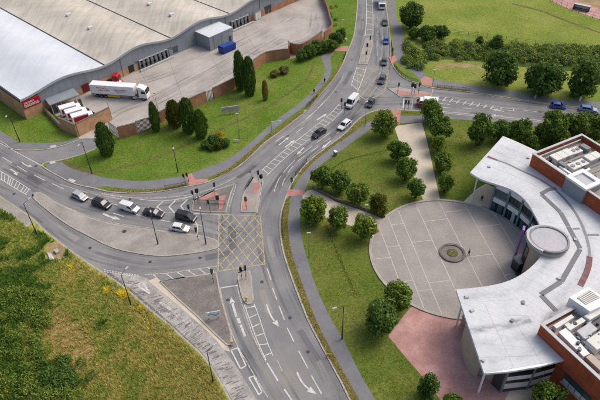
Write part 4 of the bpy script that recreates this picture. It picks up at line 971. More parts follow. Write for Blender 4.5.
# red tractor unit behind the trailer
c = P(113.5, 81, .8); r = empty('tractor_unit', (c.x, c.y, YZ+.005), WA-.9, 'small red tractor unit parked behind the white trailer', 'tractor unit')
v, f, prof = cabshape(1.9, 2.2, 2.3, .6, .3); mo('cab', [(x+1.1, y, z) for x, y, z in v], f, M['red'], r); MB().box((-.8, 0, .8), (3.6, 1.0, .3)).build('chassis', M['darkgrey'], r); MB().box((-1.1, 0, 1.05), (1.2, 1.4, .14)).build('fifth_wheel', M['black'], r)
MB().box((2.07, 0, 2.0), (.06, 1.9, .8)).build('windscreen', M['glass'], r); [MB().box((1.3, s*1.11, 2.1), (.9, .03, .6)).build('side_window', M['glass'], r) for s in (-1, 1)]; wheels(r, [(x, s*.9) for x in (-1.5, 1.3) for s in (-1, 1)])
car('estate', REDP, (118, 82.4), (112, 80), (124, 84.5), 'red car parked between the tractor unit and the lorry cab', z=YZ)['group'] = 'vehicles in the depot yard'
car('bigvan', NVY, (9, 2.4), (2, 5), (16, 0), 'dark blue van parked behind the white roof at the top left corner', 'van', 'van', z=YZ)['group'] = 'vehicles in the depot yard'
# ------------------------------------------------------------------ civic building
RZ = 7.4
CB = Vector((45, 78, LZ))
civ = empty('civic_building', CB, 0, 'curved civic building with white crescent roof and red brick blocks round the plaza', 'building')
def part(mb, name, mat, parent=None, bevel=0):
    o = mb.build(name, M[mat], parent or civ)
    if parent is None: o.location = -CB
    if bevel: bev(o, bevel)
    return o
def pc(ang, r, z=0): return Vector((PC.x+r*math.cos(rad(ang)), PC.y+r*math.sin(rad(ang)), z))
inner = [(470, 172.5), (478, 177.6), (486, 181), (497, 184.5), (512, 190), (525, 200), (533, 212), (540, 226), (543, 240), (541, 255), (530, 268), (515, 278), (498, 284), (480, 287), (456, 289.5)]
outer = [(503, 136), (512, 139.6), (522, 144), (541, 153), (575, 170), (620, 195), (640, 220), (645, 240), (650, 262), (640, 285), (615, 302), (590, 320), (566, 337), (548, 334), (540, 333)]
ip, op = [P(*p, RZ) for p in inner], [P(*p, RZ) for p in outer]
ic = cat(ip, 3); oc = cat(op, 3)
wing_l, wing_r = [(456, 289.5), (484, 373.5)], [(540, 333), (566, 359.5)]
wl_, wr_ = W(wing_l, RZ), W(wing_r, RZ)
bot = [P(*p, RZ) for p in ((484, 373.5), (510, 371.5), (540, 366.5), (566, 359.5))]
slab = ic+bot+[wr_[0]]+oc[::-1]
part(MB().prism(slab, RZ-.42, RZ-.012), 'roof_slab', 'white')
# roof sheets in two rings
def rsheet(q, z0=RZ-.012, z1=RZ+.02, g_=.03):
    c = sum(q, Vector())/len(q); q = [p+(c-p).normalized()*g_ for p in q]
    part(MB().prism(q, z0, z1), 'roof_panel', 'roof_mem')
for i in range(0, len(ic)-1):
    a0, a1, b0, b1 = ic[i], ic[i+1], oc[i], oc[i+1]
    for s0, s1 in ((0, .3), (.3, .62), (.62, 1)):
        rsheet([a0.lerp(b0, s0), a1.lerp(b1, s0), a1.lerp(b1, s1), a0.lerp(b0, s1)])
nw_ = 6
for i in range(nw_):
    t0, t1 = i/nw_, (i+1)/nw_
    l0, l1, r0, r1 = wl_[0].lerp(wl_[1], t0), wl_[0].lerp(wl_[1], t1), wr_[0].lerp(wr_[1], t0), wr_[0].lerp(wr_[1], t1)
    for s0, s1 in ((0, .36), (.36, .7), (.7, 1)):
        rsheet([l0.lerp(r0, s0), l1.lerp(r1, s0), l1.lerp(r1, s1), l0.lerp(r0, s1)], g_=.025)
def rband(px, wd, z, mat, name, n=5):
    o = band(name, C(px, n, RZ) if n else W(px, RZ), wd, z, M[mat], civ, z0=RZ-.01); o.location = -CB; return o
rband([(487, 157), (505, 163), (520, 170), (535, 177), (548, 184.5), (556, 190.5)], .45, RZ+.05, 'grey', 'gutter')
rband([(556, 190.5), (565, 199.5), (574, 211), (581, 223), (586, 236), (589, 248), (589.6, 256)], .5, RZ+.05, 'grey', 'gutter')
rband([(589.6, 256.5), (588.5, 266), (585, 276), (580, 286)], 1.0, RZ+.055, 'brownstain', 'gutter')
rband([(487.5, 156.4), (497, 160.2)], .5, RZ+.06, 'brownstain', 'gutter', 0)
def grime(name, col, amt, w_=1.8):
    "soft dirt film: fades out across its width, cloudy along it"
    k = NT(name); uv = k.n('UVMap').outputs[0]; sx = k.n('SeparateXYZ'); k.l(uv, sx.inputs[0])
    t = k.n('Math', operation='DIVIDE'); k.l(sx.outputs[0], t.inputs[0]); t.inputs[1].default_value = w_
    pp = k.n('Math', operation='PINGPONG'); k.l(t.outputs[0], pp.inputs[0]); pp.inputs[1].default_value = .5
    fade = k.ramp(pp.outputs[0], [(0, G3(0)), (.42, G3(amt))])
    mp = k.n('Mapping'); mp.inputs['Scale'].default_value = (1, .35, 1); k.l(uv, mp.inputs[0])
    cl = k.ramp(k.noise(mp.outputs[0], .9, 7, .65, .5), [(.36, G3(0)), (.7, G3(1))])
    al = k.mix(1.0, fade, cl, 'MULTIPLY')
    k.fin(col, .85, .1); tr = k.n('BsdfTransparent'); mx = k.n('MixShader')
    k.l(al, mx.inputs[0]); k.l(tr.outputs[0], mx.inputs[1]); k.l(k.b.outputs[0], mx.inputs[2]); k.l(mx.outputs[0], k.out.inputs[0]); return k.m
M['roof_grime'] = grime('roof_grime', S(144, 144, 144), .22); M['roof_grime_d'] = grime('roof_soot', S(96, 96, 98), .6)
for k_, (px, wd, mt) in enumerate([([(466, 331), (482, 329), (504, 326), (530, 319)], .7, 'roof_grime_d'), ([(459, 297), (480, 296), (505, 293), (530, 281), (548, 262)], .9, 'roof_grime'), ([(487, 156), (520, 168.5), (550, 184)], 1.1, 'roof_grime'), ([(541, 324), (548, 318), (556, 312.6), (568, 304)], 1.2, 'roof_grime_d'), ([(480, 176.5), (505, 184), (522, 194), (533, 208)], .8, 'roof_grime'),
        ([(560, 196), (576, 213), (587, 236), (591, 256)], 1.4, 'roof_grime'), ([(470, 345), (500, 340), (536, 334)], .5, 'roof_grime'), ([(478, 362), (510, 358), (552, 348)], .6, 'roof_grime'), ([(500, 145), (530, 158), (540, 164)], .7, 'roof_grime'), ([(555, 300), (572, 284), (584, 262)], 1.6, 'roof_grime')]):
    o = band('roof_stain', C(px, 6, RZ), 1.8, RZ+.024+.0004*k_, M[mt], civ, uv=True); o.location = -CB
def walk(px):
    pts = W(px, RZ)
    for a, b in zip(pts, pts[1:]):
        o = band('walkway', [a, a.lerp(b, .5), b], .85, RZ+.075, M['midgrey'], civ, z0=RZ-.01); o.location = -CB
walk([(556, 188.4), (549.5, 189.6)]); walk([(549, 189.4), (541, 194)]); walk([(541.6, 194.6), (560, 212)]); walk([(560.4, 212.4), (568, 226)]); walk([(568.3, 226.6), (580, 248.4)]); walk([(580, 249.4), (561.4, 281.6)]); walk([(560.8, 282), (541, 294.6)]); walk([(541, 295.4), (556, 311)])
rband([(573, 229), (579.5, 228.6)], .45, RZ+.06, 'grey', 'cross_gutter', 0); rband([(587, 235), (599, 235)], .45, RZ+.06, 'grey', 'cross_gutter', 0)
for px in ((523, 303), (558.6, 279), (512, 321), (466.5, 297.4), (472, 311), (483, 361), (528, 158), (575, 240), (489, 167)):
    c = P(*px, RZ); part(MB().box((c.x, c.y, RZ+.16), (random.uniform(.4, .7), random.uniform(.35, .6), .22), random.uniform(0, 1.5)), 'roof_outlet', 'grey' if px[0] in (523, 512) else 'palegrey')
# body below the roof
arc = [pc(49.5-3*i, 17.1) for i in range(0, 50)]
body = arc+[Vector((28.6, 60.6, 0)), Vector((27.0, 57.3, 0)), Vector((27.1, 52.4, 0)), Vector((28.2, 51.6, 0)), Vector((31.2, 49.2, 0)), Vector((35, 49.2, 0)), Vector((39.2, 50.6, 0)), Vector((52, 50, 0)), Vector((68, 62, 0)), Vector((70, 90, 0)), Vector((55, 101, 0)), Vector((47, 102, 0))]
part(MB().prism(body, 0, RZ-.45), 'inner_wall', 'beige_wall')
# beige curved end wall
ew = band('end_wall', cat([P(467, 327), P(461.5, 344), P(463.5, 357), P(469, 372), P(477, 376.4)], 5), .4, RZ-.45, M['beige_wall'], civ, z0=0); ew.location = -CB
# plaza facade: three storeys of glass and white bands in bays
def chord(a0, a1, r): return pc(a0, r), pc(a1, r)
def wallbox(p, q, z0, z1, th, mat, name, parent=None, t0=0, t1=1, push=0):
    "flat board between two plan points"
    d = (q-p); n_ = Vector((-d.y, d.x, 0)).normalized()
    a, b = p.lerp(q, t0)+n_*push, p.lerp(q, t1)+n_*push; c = (a+b)/2; ang = math.atan2(d.y, d.x)
    return part(MB().box((c.x, c.y, (z0+z1)/2), ((b-a).length, th, z1-z0), ang), name, mat, parent)
mull = [49.9, 38.5, 27.0, 15.5, 7.0]
for k in range(4):
    p, q = chord(mull[k], mull[k+1], 16.8)
    p, q = q, p                                  # outward normal faces the plaza
    sgn = 1
    wallbox(p, q, 6.1, RZ-.46, .16, 'white', 'spandrel', push=.0)
    wallbox(p, q, 2.6, 3.75, .16, 'white', 'spandrel')
    wallbox(p, q, 3.75, 4.25, .12, 'teal', 'window_sill')
    for z0, z1, nm in ((4.25, 6.1, 'window'), (.15, 2.6, 'window')):
        fr = wallbox(p, q, z0, z1, .08, 'teal', nm)
        m_ = 4
        for j in range(m_):
            key = 'glass_teal' if (k == 0 and j % 2 == 1) or random.random() < .2 else 'glass'
            if k in (1,) and j == 1 and z0 < 1: key = 'palegrey'
            o = wallbox(p, q, z0+.07, z1-.07, .06, key, 'pane', None, (j+.06)/m_, (j+.94)/m_, push=.05 if True else 0); o.parent = fr; o.location = (0, 0, 0)
for a in mull:
    c = pc(a, 16.65); part(MB().box((c.x, c.y, (RZ-.45)/2), (.28, .42, RZ-.45), rad(a)), 'mullion', 'teal')
p, q = pc(49.9, 16.85), pc(49.9, 19.8); wallbox(p, q, 0, RZ-.46, .2, 'glass_teal', 'end_glazing', push=.05)
# canopy columns
for px in ((472, 201), (478, 393.4), (456.2, 326)):
    c = P(*px); part(MB().cyl((c.x, c.y, LZ), (c.x, c.y, RZ-.42), .17, .17, 10), 'column', 'white')
# lower glazed front
fp = [P(500, 392), P(526, 389), P(549.5, 382)]
for k in range(2):
    p, q = fp[k+1], fp[k]; p, q = q, p
    for z0, z1, key in ((.1, 1.0, 'darkgrey'), (1.0, 2.4, 'offwhite'), (2.4, 3.3, 'glass'), (3.3, 4.3, 'white'), (4.3, RZ-.46, 'glass')):
        wallbox(p, q, z0, z1-.02, .14 if key in ('white', 'offwhite') else .1, key, 'window_band' if key == 'glass' else 'spandrel', push=-.06)
for px in fp:
    part(MB().box((px.x, px.y-.1, (RZ-.45)/2), (.3, .3, RZ-.45), .1), 'mullion', 'grey')
p, q = P(500, 392), P(491, 384); wallbox(p, q, 0, RZ-.46, .2, 'darkgrey', 'side_panel')
# drum over the entrance
DC = P(549.5, 238.5, 8.9); DC.z = 0; DR = 3.45
def arcwall(r0, r1, a0, a1, z0, z1, mat, name, n=28):
    v = []; f = []
    for i in range(n+1):
        a = rad(a0+(a1-a0)*i/n); ca, sa = math.cos(a), math.sin(a)
        v += [(DC.x+r0*ca, DC.y+r0*sa, z0), (DC.x+r0*ca, DC.y+r0*sa, z1), (DC.x+r1*ca, DC.y+r1*sa, z1), (DC.x+r1*ca, DC.y+r1*sa, z0)]
    for i in range(n): f += [(4*i+k, 4*i+4+k, 4*i+4+(k+1) % 4, 4*i+(k+1) % 4) for k in range(4)]
    f += [(0, 1, 2, 3), (4*n+3, 4*n+2, 4*n+1, 4*n)]
    o = mo(name, v, f, M[mat], civ); o.location = -CB; return o
part(MB().cyl((DC.x, DC.y, 0), (DC.x, DC.y, 8.6), DR-.05, DR-.05, 40), 'drum', 'beige_wall')
part(MB().cyl((DC.x, DC.y, 8.6), (DC.x, DC.y, 8.66), DR-.3, DR-.3, 40), 'drum_roof', 'pinkmem')
arcwall(DR-.3, DR+.05, 0, 360, 8.5, 8.85, 'grey', 'drum_rim', 44)
arcwall(DR+.0, DR+.12, 0, 360, 8.2, 8.42, 'grey', 'drum_rim', 44)
arcwall(DR+.25, DR+.7, 15, 150, RZ, 8.45, 'palegrey', 'drum_collar'); arcwall(DR+.06, DR+.5, 140, 235, 8.3, 8.95, 'palegrey', 'drum_cap')
part(MB().box((41.05, 76.0, 4.6), (.4, 1.3, 9.0), rad(-22)), 'sign_fin', 'purple')
for a in (166, 176, 186): part(MB().box((DC.x+3.48*math.cos(rad(a)), DC.y+3.48*math.sin(rad(a)), 3.6), (.1, .58, 6.6), rad(a)), 'entrance_glazing', 'glass')
c2 = P(517.4, 269.6); part(MB().box((c2.x, c2.y, 1.4), (1.9, 1.9, 2.8), .3), 'entrance_lobby', 'glass'); part(MB().box((c2.x, c2.y, 2.86), (2.2, 2.2, .14), .3), 'lobby_roof', 'grey')
for k in range(4):
    c = pc(-1-k*3.2, 16.2); part(MB().box((c.x, c.y, 3.1), (.12, .75, 5.8), rad(-1-k*3.2)), 'entrance_glazing', ('glass', 'glass_teal', 'glass', 'grey')[k])
# brick blocks; local axes: e1 along the street side, e2 down the slope of the picture
rs_ = random.Random(8)
e1 = Vector((.885, .465, 0)); e2 = Vector((.465, -.885, 0)); EA = math.atan2(.465, .885)
def lbox(o, x0, x1, y0, y1, z0, z1, name, mat, parent=None, bevel=0):
    c = o+e1*((x0+x1)/2)+e2*((y0+y1)/2); return part(MB().box((c.x, c.y, (z0+z1)/2), (x1-x0, y1-y0, z1-z0), EA), name, mat, parent, bevel)
def brick_block(o, lx, ly, zt, fl):
    t = .35
    lbox(o, 0, lx, 0, ly, 0, fl, 'brick_block', 'brick_red'); lbox(o, t, lx-t, t, ly-t, fl, fl+.03, 'plant_deck', 'island')
    for x0, x1, y0, y1 in ((0, t, 0, ly), (lx-t, lx, 0, ly), (t, lx-t, 0, t), (t, lx-t, ly-t, ly)):
        lbox(o, x0, x1, y0, y1, fl, zt, 'parapet', 'brick_red')
    for x0, x1, y0, y1 in ((-.12, t+.08, -.12, ly+.12), (lx-t-.08, lx+.12, -.12, ly+.12), (t+.08, lx-t-.08, -.12, t+.08), (t+.08, lx-t-.08, ly-t-.08, ly+.12)):
        lbox(o, x0, x1, y0, y1, zt, zt+.14, 'coping', 'palegrey')
O1 = P(533, 153, 10.7); O1.z = 0
brick_block(O1, 14.6, 24, 10.5, 9.2)
O2 = P(541.2, 324, 10.0); O2.z = 0
brick_block(O2, 22, 34, 9.8, 8.9)
lbox(O1, 1.0, 13.6, .7, 1.0, 9.9, 10.0, 'guard_rail', 'palegrey'); lbox(O1, .9, 1.3, 1.0, 8.2, 9.7, 10.1, 'cable_tray', 'white')
def unit(o, x0, x1, y0, y1, z0, h, lab=None, key='offwhite', fans=0):
    u_ = lbox(o, x0, x1, y0, y1, z0, z0+h, 'plant_unit', key, None, .12)
    for i in range(fans):
        c = o+e1*(x0+(x1-x0)*(i+.5)/fans)+e2*((y0+y1)/2); f_ = part(MB().cyl((c.x, c.y, z0+h), (c.x, c.y, z0+h+.12), .45, .45, 14), 'fan', 'grey'); f_.parent = u_; f_.location = (0, 0, 0)
    for s_, yy in ((-1, y0), (1, y1)):
        m_ = max(2, int((x1-x0)/1.1))
        for i in range(m_):
            c = o+e1*(x0+(x1-x0)*(i+.5)/m_)+e2*(yy+s_*.012)
            l_ = part(MB().box((c.x, c.y, z0+h*.48), ((x1-x0)/m_*.8, .03, h*.62), EA), 'access_panel', 'palegrey' if (i+int(x0*3)) % 3 else 'grey'); l_.parent = u_; l_.location = (0, 0, 0)
    m_ = max(2, int((x1-x0)/1.6))
    for i in range(1, m_):
        c = o+e1*(x0+(x1-x0)*i/m_)+e2*((y0+y1)/2); l_ = part(MB().box((c.x, c.y, z0+h+.01), (.05, (y1-y0)*.96, .03), EA), 'lid_seam', 'grey'); l_.parent = u_; l_.location = (0, 0, 0)
    return u_
unit(O1, 2.6, 7.9, 2.0, 4.2, 9.23, 1.25, fans=0); unit(O1, 8.0, 10.6, 2.1, 4.1, 9.23, .9, fans=2); unit(O1, 2.4, 3.4, 4.6, 6.4, 9.23, 1.2, key='grey'); unit(O1, 3.6, 8.2, 5.8, 7.8, 9.23, .9, fans=3); unit(O1, 8.4, 12.2, 5.7, 7.7, 9.23, 1.3); unit(O1, 11.2, 12.6, 2.4, 4.4, 9.23, 1.1, key='grey'); unit(O1, 12.6, 14, 8.2, 10.4, 9.23, 1.6, key='grey')
lbox(O1, 2.0, 2.5, 5.4, 9.4, 9.23, 10.0, 'duct', 'white'); lbox(O1, 2.5, 7.0, 8.7, 9.2, 9.23, 9.9, 'duct', 'white'); lbox(O1, 9, 14, 12, 12.6, 9.23, 10.7, 'duct', 'white'); lbox(O1, 9, 9.6, 12.6, 17, 9.23, 10.7, 'duct', 'white')
for k in range(5): lbox(O1, 1.5+.45*k, 1.8+.45*k, 2.2, 3.0, 9.23, 10.1, 'pipe_stack', 'darkgrey')
for k in range(8):
    c = O1+e1*(1.0+k*1.8)+e2*.85; part(MB().cyl((c.x, c.y, 9.2), (c.x, c.y, 10.6), .03, .03, 6), 'rail_post', 'palegrey')
for k in range(12):
    x_, y_ = rs_.uniform(2, 13), rs_.choice((4.9, 5.2, 8.3, 9.6, 10.6, 11.2)); lbox(O1, x_, x_+rs_.uniform(.3, 1.1), y_, y_+rs_.uniform(.2, .5), 9.23, 9.23+rs_.uniform(.2, .8), 'plant_unit', rs_.choice(('grey', 'darkgrey', 'palegrey', 'offwhite')))
for y_ in (4.8, 8.4, 9.9): lbox(O1, 1.6, 13.4, y_, y_+.1, 9.3, 9.4, 'pipe_run', 'steelpole')
# grey stair tower with white rim
O3 = P(566.5, 176, 11.2); O3.z = 0
lbox(O3, 0, 4.6, 0, 4.8, RZ-.4, 10.8, 'stair_tower', 'cladding')
for x0, x1, y0, y1 in ((-.1, .9, -.1, 4.9), (3.7, 4.7, -.1, 4.9), (.9, 3.7, -.1, .8), (.9, 3.7, 4.0, 4.9)): lbox(O3, x0, x1, y0, y1, 10.8, 11.25, 'tower_rim', 'white')
lbox(O3, .9, 3.7, .8, 4.0, 10.8, 10.92, 'tower_roof', 'palegrey')
# plant on the lower block, laid out from the picture
def pbox(px, z0, z1, name, mat, parent=None): return part(MB().prism(W(px, z1), z0, z1), name, mat, parent)
pbox([(569.5, 297.5), (588, 286.5), (610, 302), (590, 311.5)], 8.93, 11.0, 'plant_enclosure', 'white')
ls = pbox([(577, 297.6), (589.6, 290), (600, 297.6), (586, 304.6)], 11.0, 11.06, 'louvre_panel', 'island')
for i in range(6):
    a, b = P(577, 297.6, 11.1).lerp(P(586, 304.6, 11.1), (i+.5)/6), P(589.6, 290, 11.1).lerp(P(600, 297.6, 11.1), (i+.5)/6)
    o = band('louvre', [a, a.lerp(b, .5), b], .14, 11.12, M['offwhite'], civ, z0=11.06); o.location = -CB
for q, z1, mt, nm in (([(553, 325.4), (571.6, 314.2), (574.6, 317), (556.6, 328.6)], 9.5, 'offwhite', 'duct'), ([(558.6, 332), (566, 327.4), (590, 353.6), (583.6, 356.6)], 9.4, 'white', 'duct'), ([(566.4, 327), (582, 317), (586, 320.6), (570, 330.6)], 9.6, 'offwhite', 'duct'),
                     ([(584, 316), (600, 306), (606, 310.4), (590, 320)], 9.9, 'offwhite', 'plant_unit'), ([(576.6, 331), (590, 322), (598, 329), (584, 338.6)], 9.5, 'palegrey', 'plant_unit'), ([(586, 340), (600, 331), (612, 341), (597, 350)], 9.8, 'offwhite', 'plant_unit'),
                     ([(585.6, 357), (591, 353.4), (606, 367), (600.6, 371)], 9.3, 'beige_wall', 'plant_unit'), ([(590, 324), (603, 315), (610, 321), (598, 330)], 9.2, 'darkgrey', 'plant_unit'), ([(569.4, 337), (575, 332.6), (581, 338), (576, 343.6)], 9.0, 'darkgrey', 'plant_unit')):
    o = pbox(q, 8.93, z1+.4, nm, mt); bev(o, .08)
for k in range(26):
    x_, y_ = rs_.uniform(1.0, 12), rs_.uniform(1.4, 13); lbox(O2, x_, x_+rs_.uniform(.3, 1.3), y_, y_+rs_.uniform(.2, .7), 8.93, 8.93+rs_.uniform(.2, .9), 'plant_unit', rs_.choice(('grey', 'darkgrey', 'palegrey', 'offwhite', 'black')))
for y_ in (.7, 1.3, 4.6, 8.2, 11.6): lbox(O2, .8, 14, y_, y_+.12, 9.0, 9.12, 'pipe_run', 'steelpole')
for x_ in (.7, 4.4, 8.6): lbox(O2, x_, x_+.12, .7, 14, 9.14, 9.26, 'pipe_run', 'darkgrey')
random.seed(21)
for k in range(16):
    x, y = random.uniform(574, 598), random.uniform(322, 352); c = P(x, y, 9.7); part(MB().cyl((c.x, c.y, 8.9), (c.x, c.y, random.uniform(9.7, 10.3)), random.uniform(.12, .3), None, 10), 'vent_pipe', random.choice(('palegrey', 'darkgrey', 'grey')))
# ribbon window in the lower brick wall
wy0, wy1 = 6.4, 11.2
wf = lbox(O2, -.10, .05, wy0, wy1, 3.3, 5.5, 'window', 'darkgrey')
for i in range(4):
    yy = wy0+.12+i*(wy1-wy0-.2)/4
    for z0, z1, key in ((3.4, 4.3, 'offwhite'), (4.36, 5.4, 'glass_teal')):
        o = lbox(O2, -.16, -.08, yy, yy+(wy1-wy0-.4)/4-.06, z0, z1, 'pane', key); o.parent = wf; o.location = (0, 0, 0)
lbox(O2, -.3, .02, wy0-.1, wy1+.1, 3.15, 3.28, 'window_sill', 'palegrey')
lbox(O2, -.22, .02, -.02, 33.9, 6.0, 6.06, 'string_course', 'brick_red')
# ------------------------------------------------------------------ trees and plants
def leafcloud(blobs, per, size, rnd, stretch=1.0, flat=0.0, sub=1.0):
    "leaf-sized quads on and just inside the skin of many overlapping blobs"
    v = []; f = []
    for (bx, by, bz, br) in blobs:
        m = int(per*(br**2)*sub)
        for _ in range(m):
            d = Vector((rnd.gauss(0, 1), rnd.gauss(0, 1), rnd.gauss(0, 1)))
            if d.length < 1e-3: continue
            d.normalize(); r = br*(rnd.uniform(.62, 1.05) if rnd.random() < .85 else rnd.uniform(1.05, 1.22))
            p = Vector((bx, by, bz))+Vector((d.x*r, d.y*r, d.z*r*stretch))
            n_ = (d+Vector((rnd.gauss(0, .5), rnd.gauss(0, .5), rnd.gauss(0, .5)+.25))).normalized()
            t = n_.orthogonal().normalized(); t = Matrix.Rotation(rnd.uniform(0, 6.28), 3, n_)@t; b = n_.cross(t)
            s = size*rnd.uniform(.6, 1.35); k = len(v)
            v += [p-t*s-b*s*.15, p-b*s*.62, p+t*s+n_*s*.25, p+b*s*.62]; f.append((k, k+1, k+2, k+3))
    return v, f
def limbs(rnd, h, spread, n=6):
    b = MB(); b.cyl((0, 0, 0), (0, 0, h*.55), h*.035+.05, h*.024+.03, 8); b.cyl((0, 0, h*.55), (rnd.uniform(-.1, .1), rnd.uniform(-.1, .1), h*.9), h*.024+.03, .02, 6)
    for i in range(n):
        a = 6.28*i/n+rnd.uniform(-.3, .3); z = h*rnd.uniform(.28, .55); b.cyl((0, 0, z), (spread*.7*math.cos(a), spread*.7*math.sin(a), z+h*rnd.uniform(.15, .35)), .07, .02, 5)
    return b
BROAD = []
for s in range(6):          # unit crown: radius 1 around (0,0,0), slightly taller than wide
    rnd = random.Random(100+s); bl = [(0, 0, 0, .7)]
    for i in range((40, 30, 46, 34, 26, 42)[s]):
        d = Vector((rnd.gauss(0, 1), rnd.gauss(0, 1), rnd.gauss(0, 1))).normalized(); q = rnd.uniform(.6, .78)
        bl.append((d.x*q, d.y*q, d.z*q*1.04, rnd.uniform(.2, .33)))
    v, f = leafcloud(bl, 1250, .082, rnd); BROAD.append((v, f))
BM_ = {}
def broad_mesh(k, key):
    if (k, key) not in BM_: BM_[(k, key)] = mesh('crown', BROAD[k][0], BROAD[k][1], M[key])
    return BM_[(k, key)]
TRUNK = limbs(random.Random(5), 1.0, .35, 6).mesh('trunk', M['bark'])
_tc = [0]
G2_ = 'trees between the right road and the civic building'
def tree(cx, cy, r, label, key='leaf', rz=1.05, clear=.55, nm='tree', group='leafy trees round the plaza', ct='tree', z0=LZ):
    _tc[0] += 1; rnd = random.Random(_tc[0])
    s = ((cy+288)*math.cos(TH)/CAM_H)*1.03; rm = r/s*(1.02 if group == G2_ else 1.02 if 'big round' in (group or '') else 1.14)
    zc = z0+clear+rm*rz; c = P(cx, cy, zc)
    t = empty(nm, (c.x, c.y, z0), rnd.uniform(0, 6.28), label, ct, group)
    o = obj('crown', broad_mesh(_tc[0] % 6, key), t); o.location = (0, 0, zc-z0); o.scale = (rm*rnd.uniform(.88, 1.1), rm*rnd.uniform(.88, 1.1), rm*rz*rnd.uniform(.9, 1.12)); o.rotation_euler = (rnd.uniform(-.15, .15), rnd.uniform(-.15, .15), 0)
    k = obj('trunk', TRUNK, t); h = clear+rm*rz*1.3; k.scale = (h*.9, h*.9, h)
    return t
T = tree
T(385, 123, 11.5, 'round tree at the top of the beige path beside the upper junction')
T(399, 150, 9.5, 'second tree down the left side of the beige path'); T(406.5, 168, 10, 'third tree down the left side of the beige path'); T(417, 187, 9, 'loose tree at the foot of the beige path by the plaza rim', 'leaf_dark')
T(432, 110.5, 9.5, 'tree overhanging the red-fronted white van'); T(440.5, 127.5, 11, 'largest tree on the right side of the beige path'); T(439.5, 143, 8, 'small tree in the middle of the right side of the beige path'); T(443, 161, 9.5, 'tree right of the beige path, second from the plaza'); T(446, 182, 8.5, 'tree right of the beige path nearest the plaza')
T(322, 176, 11, 'leftmost tree of the row above the beige ramp'); T(340, 181.5, 9.5, 'second tree of the row above the beige ramp'); T(357.5, 192, 10.5, 'third tree of the row above the beige ramp'); T(379, 204, 9.5, 'sparse pale tree above the ramp next to the plaza rim', 'leaf_olive')
T(313, 209, 12, 'leftmost tree of the row below the beige ramp'); T(338.5, 217.5, 11, 'middle tree of the row below the beige ramp'); T(364.5, 225.5, 12, 'rightmost tree of the row below the beige ramp touching the plaza')
T(398, 296.5, 13, 'upper of the two trees at the left edge of the red paving'); T(381, 317, 16.5, 'large lower tree at the left edge of the red paving', 'leaf_dark'); T(428, 386, 11, 'spiky dark tree on the red paving at the bottom edge', 'leaf_dark', 1.6, .3); T(453, 403, 9, 'bush cut off by the bottom edge beside the spiky tree', rz=.9, clear=.1); T(549, 398, 14.5, 'rounded tree in front of the lower glazed front and brick wall')
G2 = 'trees between the right road and the civic building'
T(482, 129.5, 14, 'dark pointed tree left of the white roof tip', 'leaf_dark', 1.1, group=G2); T(501, 129, 10, 'dark small tree just behind the white roof tip', 'leaf_dark', group=G2); T(523, 131, 11, 'mid green tree behind the white roof edge', group=G2); T(532, 142, 7.5, 'bright small tree tucked against the white roof edge', 'leaf', clear=.4, group=G2)
T(553, 125.5, 15, 'large leafy tree behind the corner of the upper brick block', group=G2); T(577, 125, 14, 'leafy tree behind the plant deck of the upper brick block', 'leaf_dark', group=G2); T(599, 127, 14, 'tree at the right edge below the pale blue estate car', 'leaf_dark', group=G2); T(563, 139, 9, 'bright green bush beside the left corner of the upper brick block', 'leaf', clear=.4, group=G2)
T(512, 129, 9, 'dark tree filling the gap behind the white roof tip', 'leaf_dark', group=G2); T(541, 133.5, 9.5, 'dark tree between the bright small tree and the large leafy tree', 'leaf_dark', group=G2); T(566, 126, 11.5, 'mid green tree right of the large leafy tree behind the upper brick block', group=G2); T(588, 126, 12, 'mid green tree between the two dark trees at the right road', group=G2)
T(620, 131, 14, 'tree beyond the right edge of the lower pavement', 'leaf_dark', group=G2)
G4 = 'big round trees above the right road'
T(502, 69, 16.5, 'left one of the three big round trees above the right road', 'leaf_dark', .98, .15, group=G4); T(545, 77.5, 16.5, 'middle one of the three big round trees above the right road', 'leaf_dark', .98, .15, group=G4); T(584.5, 79, 17.5, 'right one of the three big round trees above the right road', 'leaf_dark', .98, .15, group=G4)
T(412, 14, 11.5, 'dark spreading tree beside the top road footpath', 'leaf_conifer', .95, group=None); T(427, 33, 8.5, 'dark bush below the spreading tree in the field corner', 'leaf_dark', .8, .1, 'bush', None, 'bush'); T(440, 31, 8, 'mid green bush at the end of the field scrub', 'leaf_dark', .8, .1, 'bush', None, 'bush'); T(414, 33, 6, 'small bush against the top road footpath', 'leaf', .8, .1, 'bush', None, 'bush')
T(480, 40, 4.5, 'small dark bush on the field fence line', 'leaf_dark', .9, .1, 'bush', None, 'bush'); T(497, 42, 6.5, 'larger dark bush on the field fence line', 'leaf_dark', 1, .2, 'bush', None, 'bush')
# conifers: unit height 1, unit half width 1
CON = []
for s in range(3):
    rnd = random.Random(300+s); v = []; f = []
    for _ in range(2600):
        z = rnd.random()**.8; w_ = (math.sqrt(max(0, 1-((z-.38)/.63)**2)) if z > .38 else .72+.28*z/.38)*.98+.02; a = rnd.uniform(0, 6.283); r = w_*(rnd.uniform(.7, 1.04) if rnd.random() < .9 else rnd.uniform(1.0, 1.25))*(1+.32*noise.noise((math.cos(a)*1.6, math.sin(a)*1.6, z*6+s*9)))
        p = Vector((r*math.cos(a), r*math.sin(a), z)); up = Vector((math.cos(a)*.5, math.sin(a)*.5, .0)); k = len(v); s_ = rnd.uniform(.1, .2)
        t = Vector((-math.sin(a), math.cos(a), rnd.uniform(-.3, .3)))*s_
        v += [p-t*.6, p+up*s_*.5+Vector((0, 0, -.012)), p+t*.6, p+up*s_*.8+Vector((0, 0, .06*rnd.uniform(.6, 1.4)))]; f.append((k, k+1, k+2, k+3))
    CON.append((v, f))
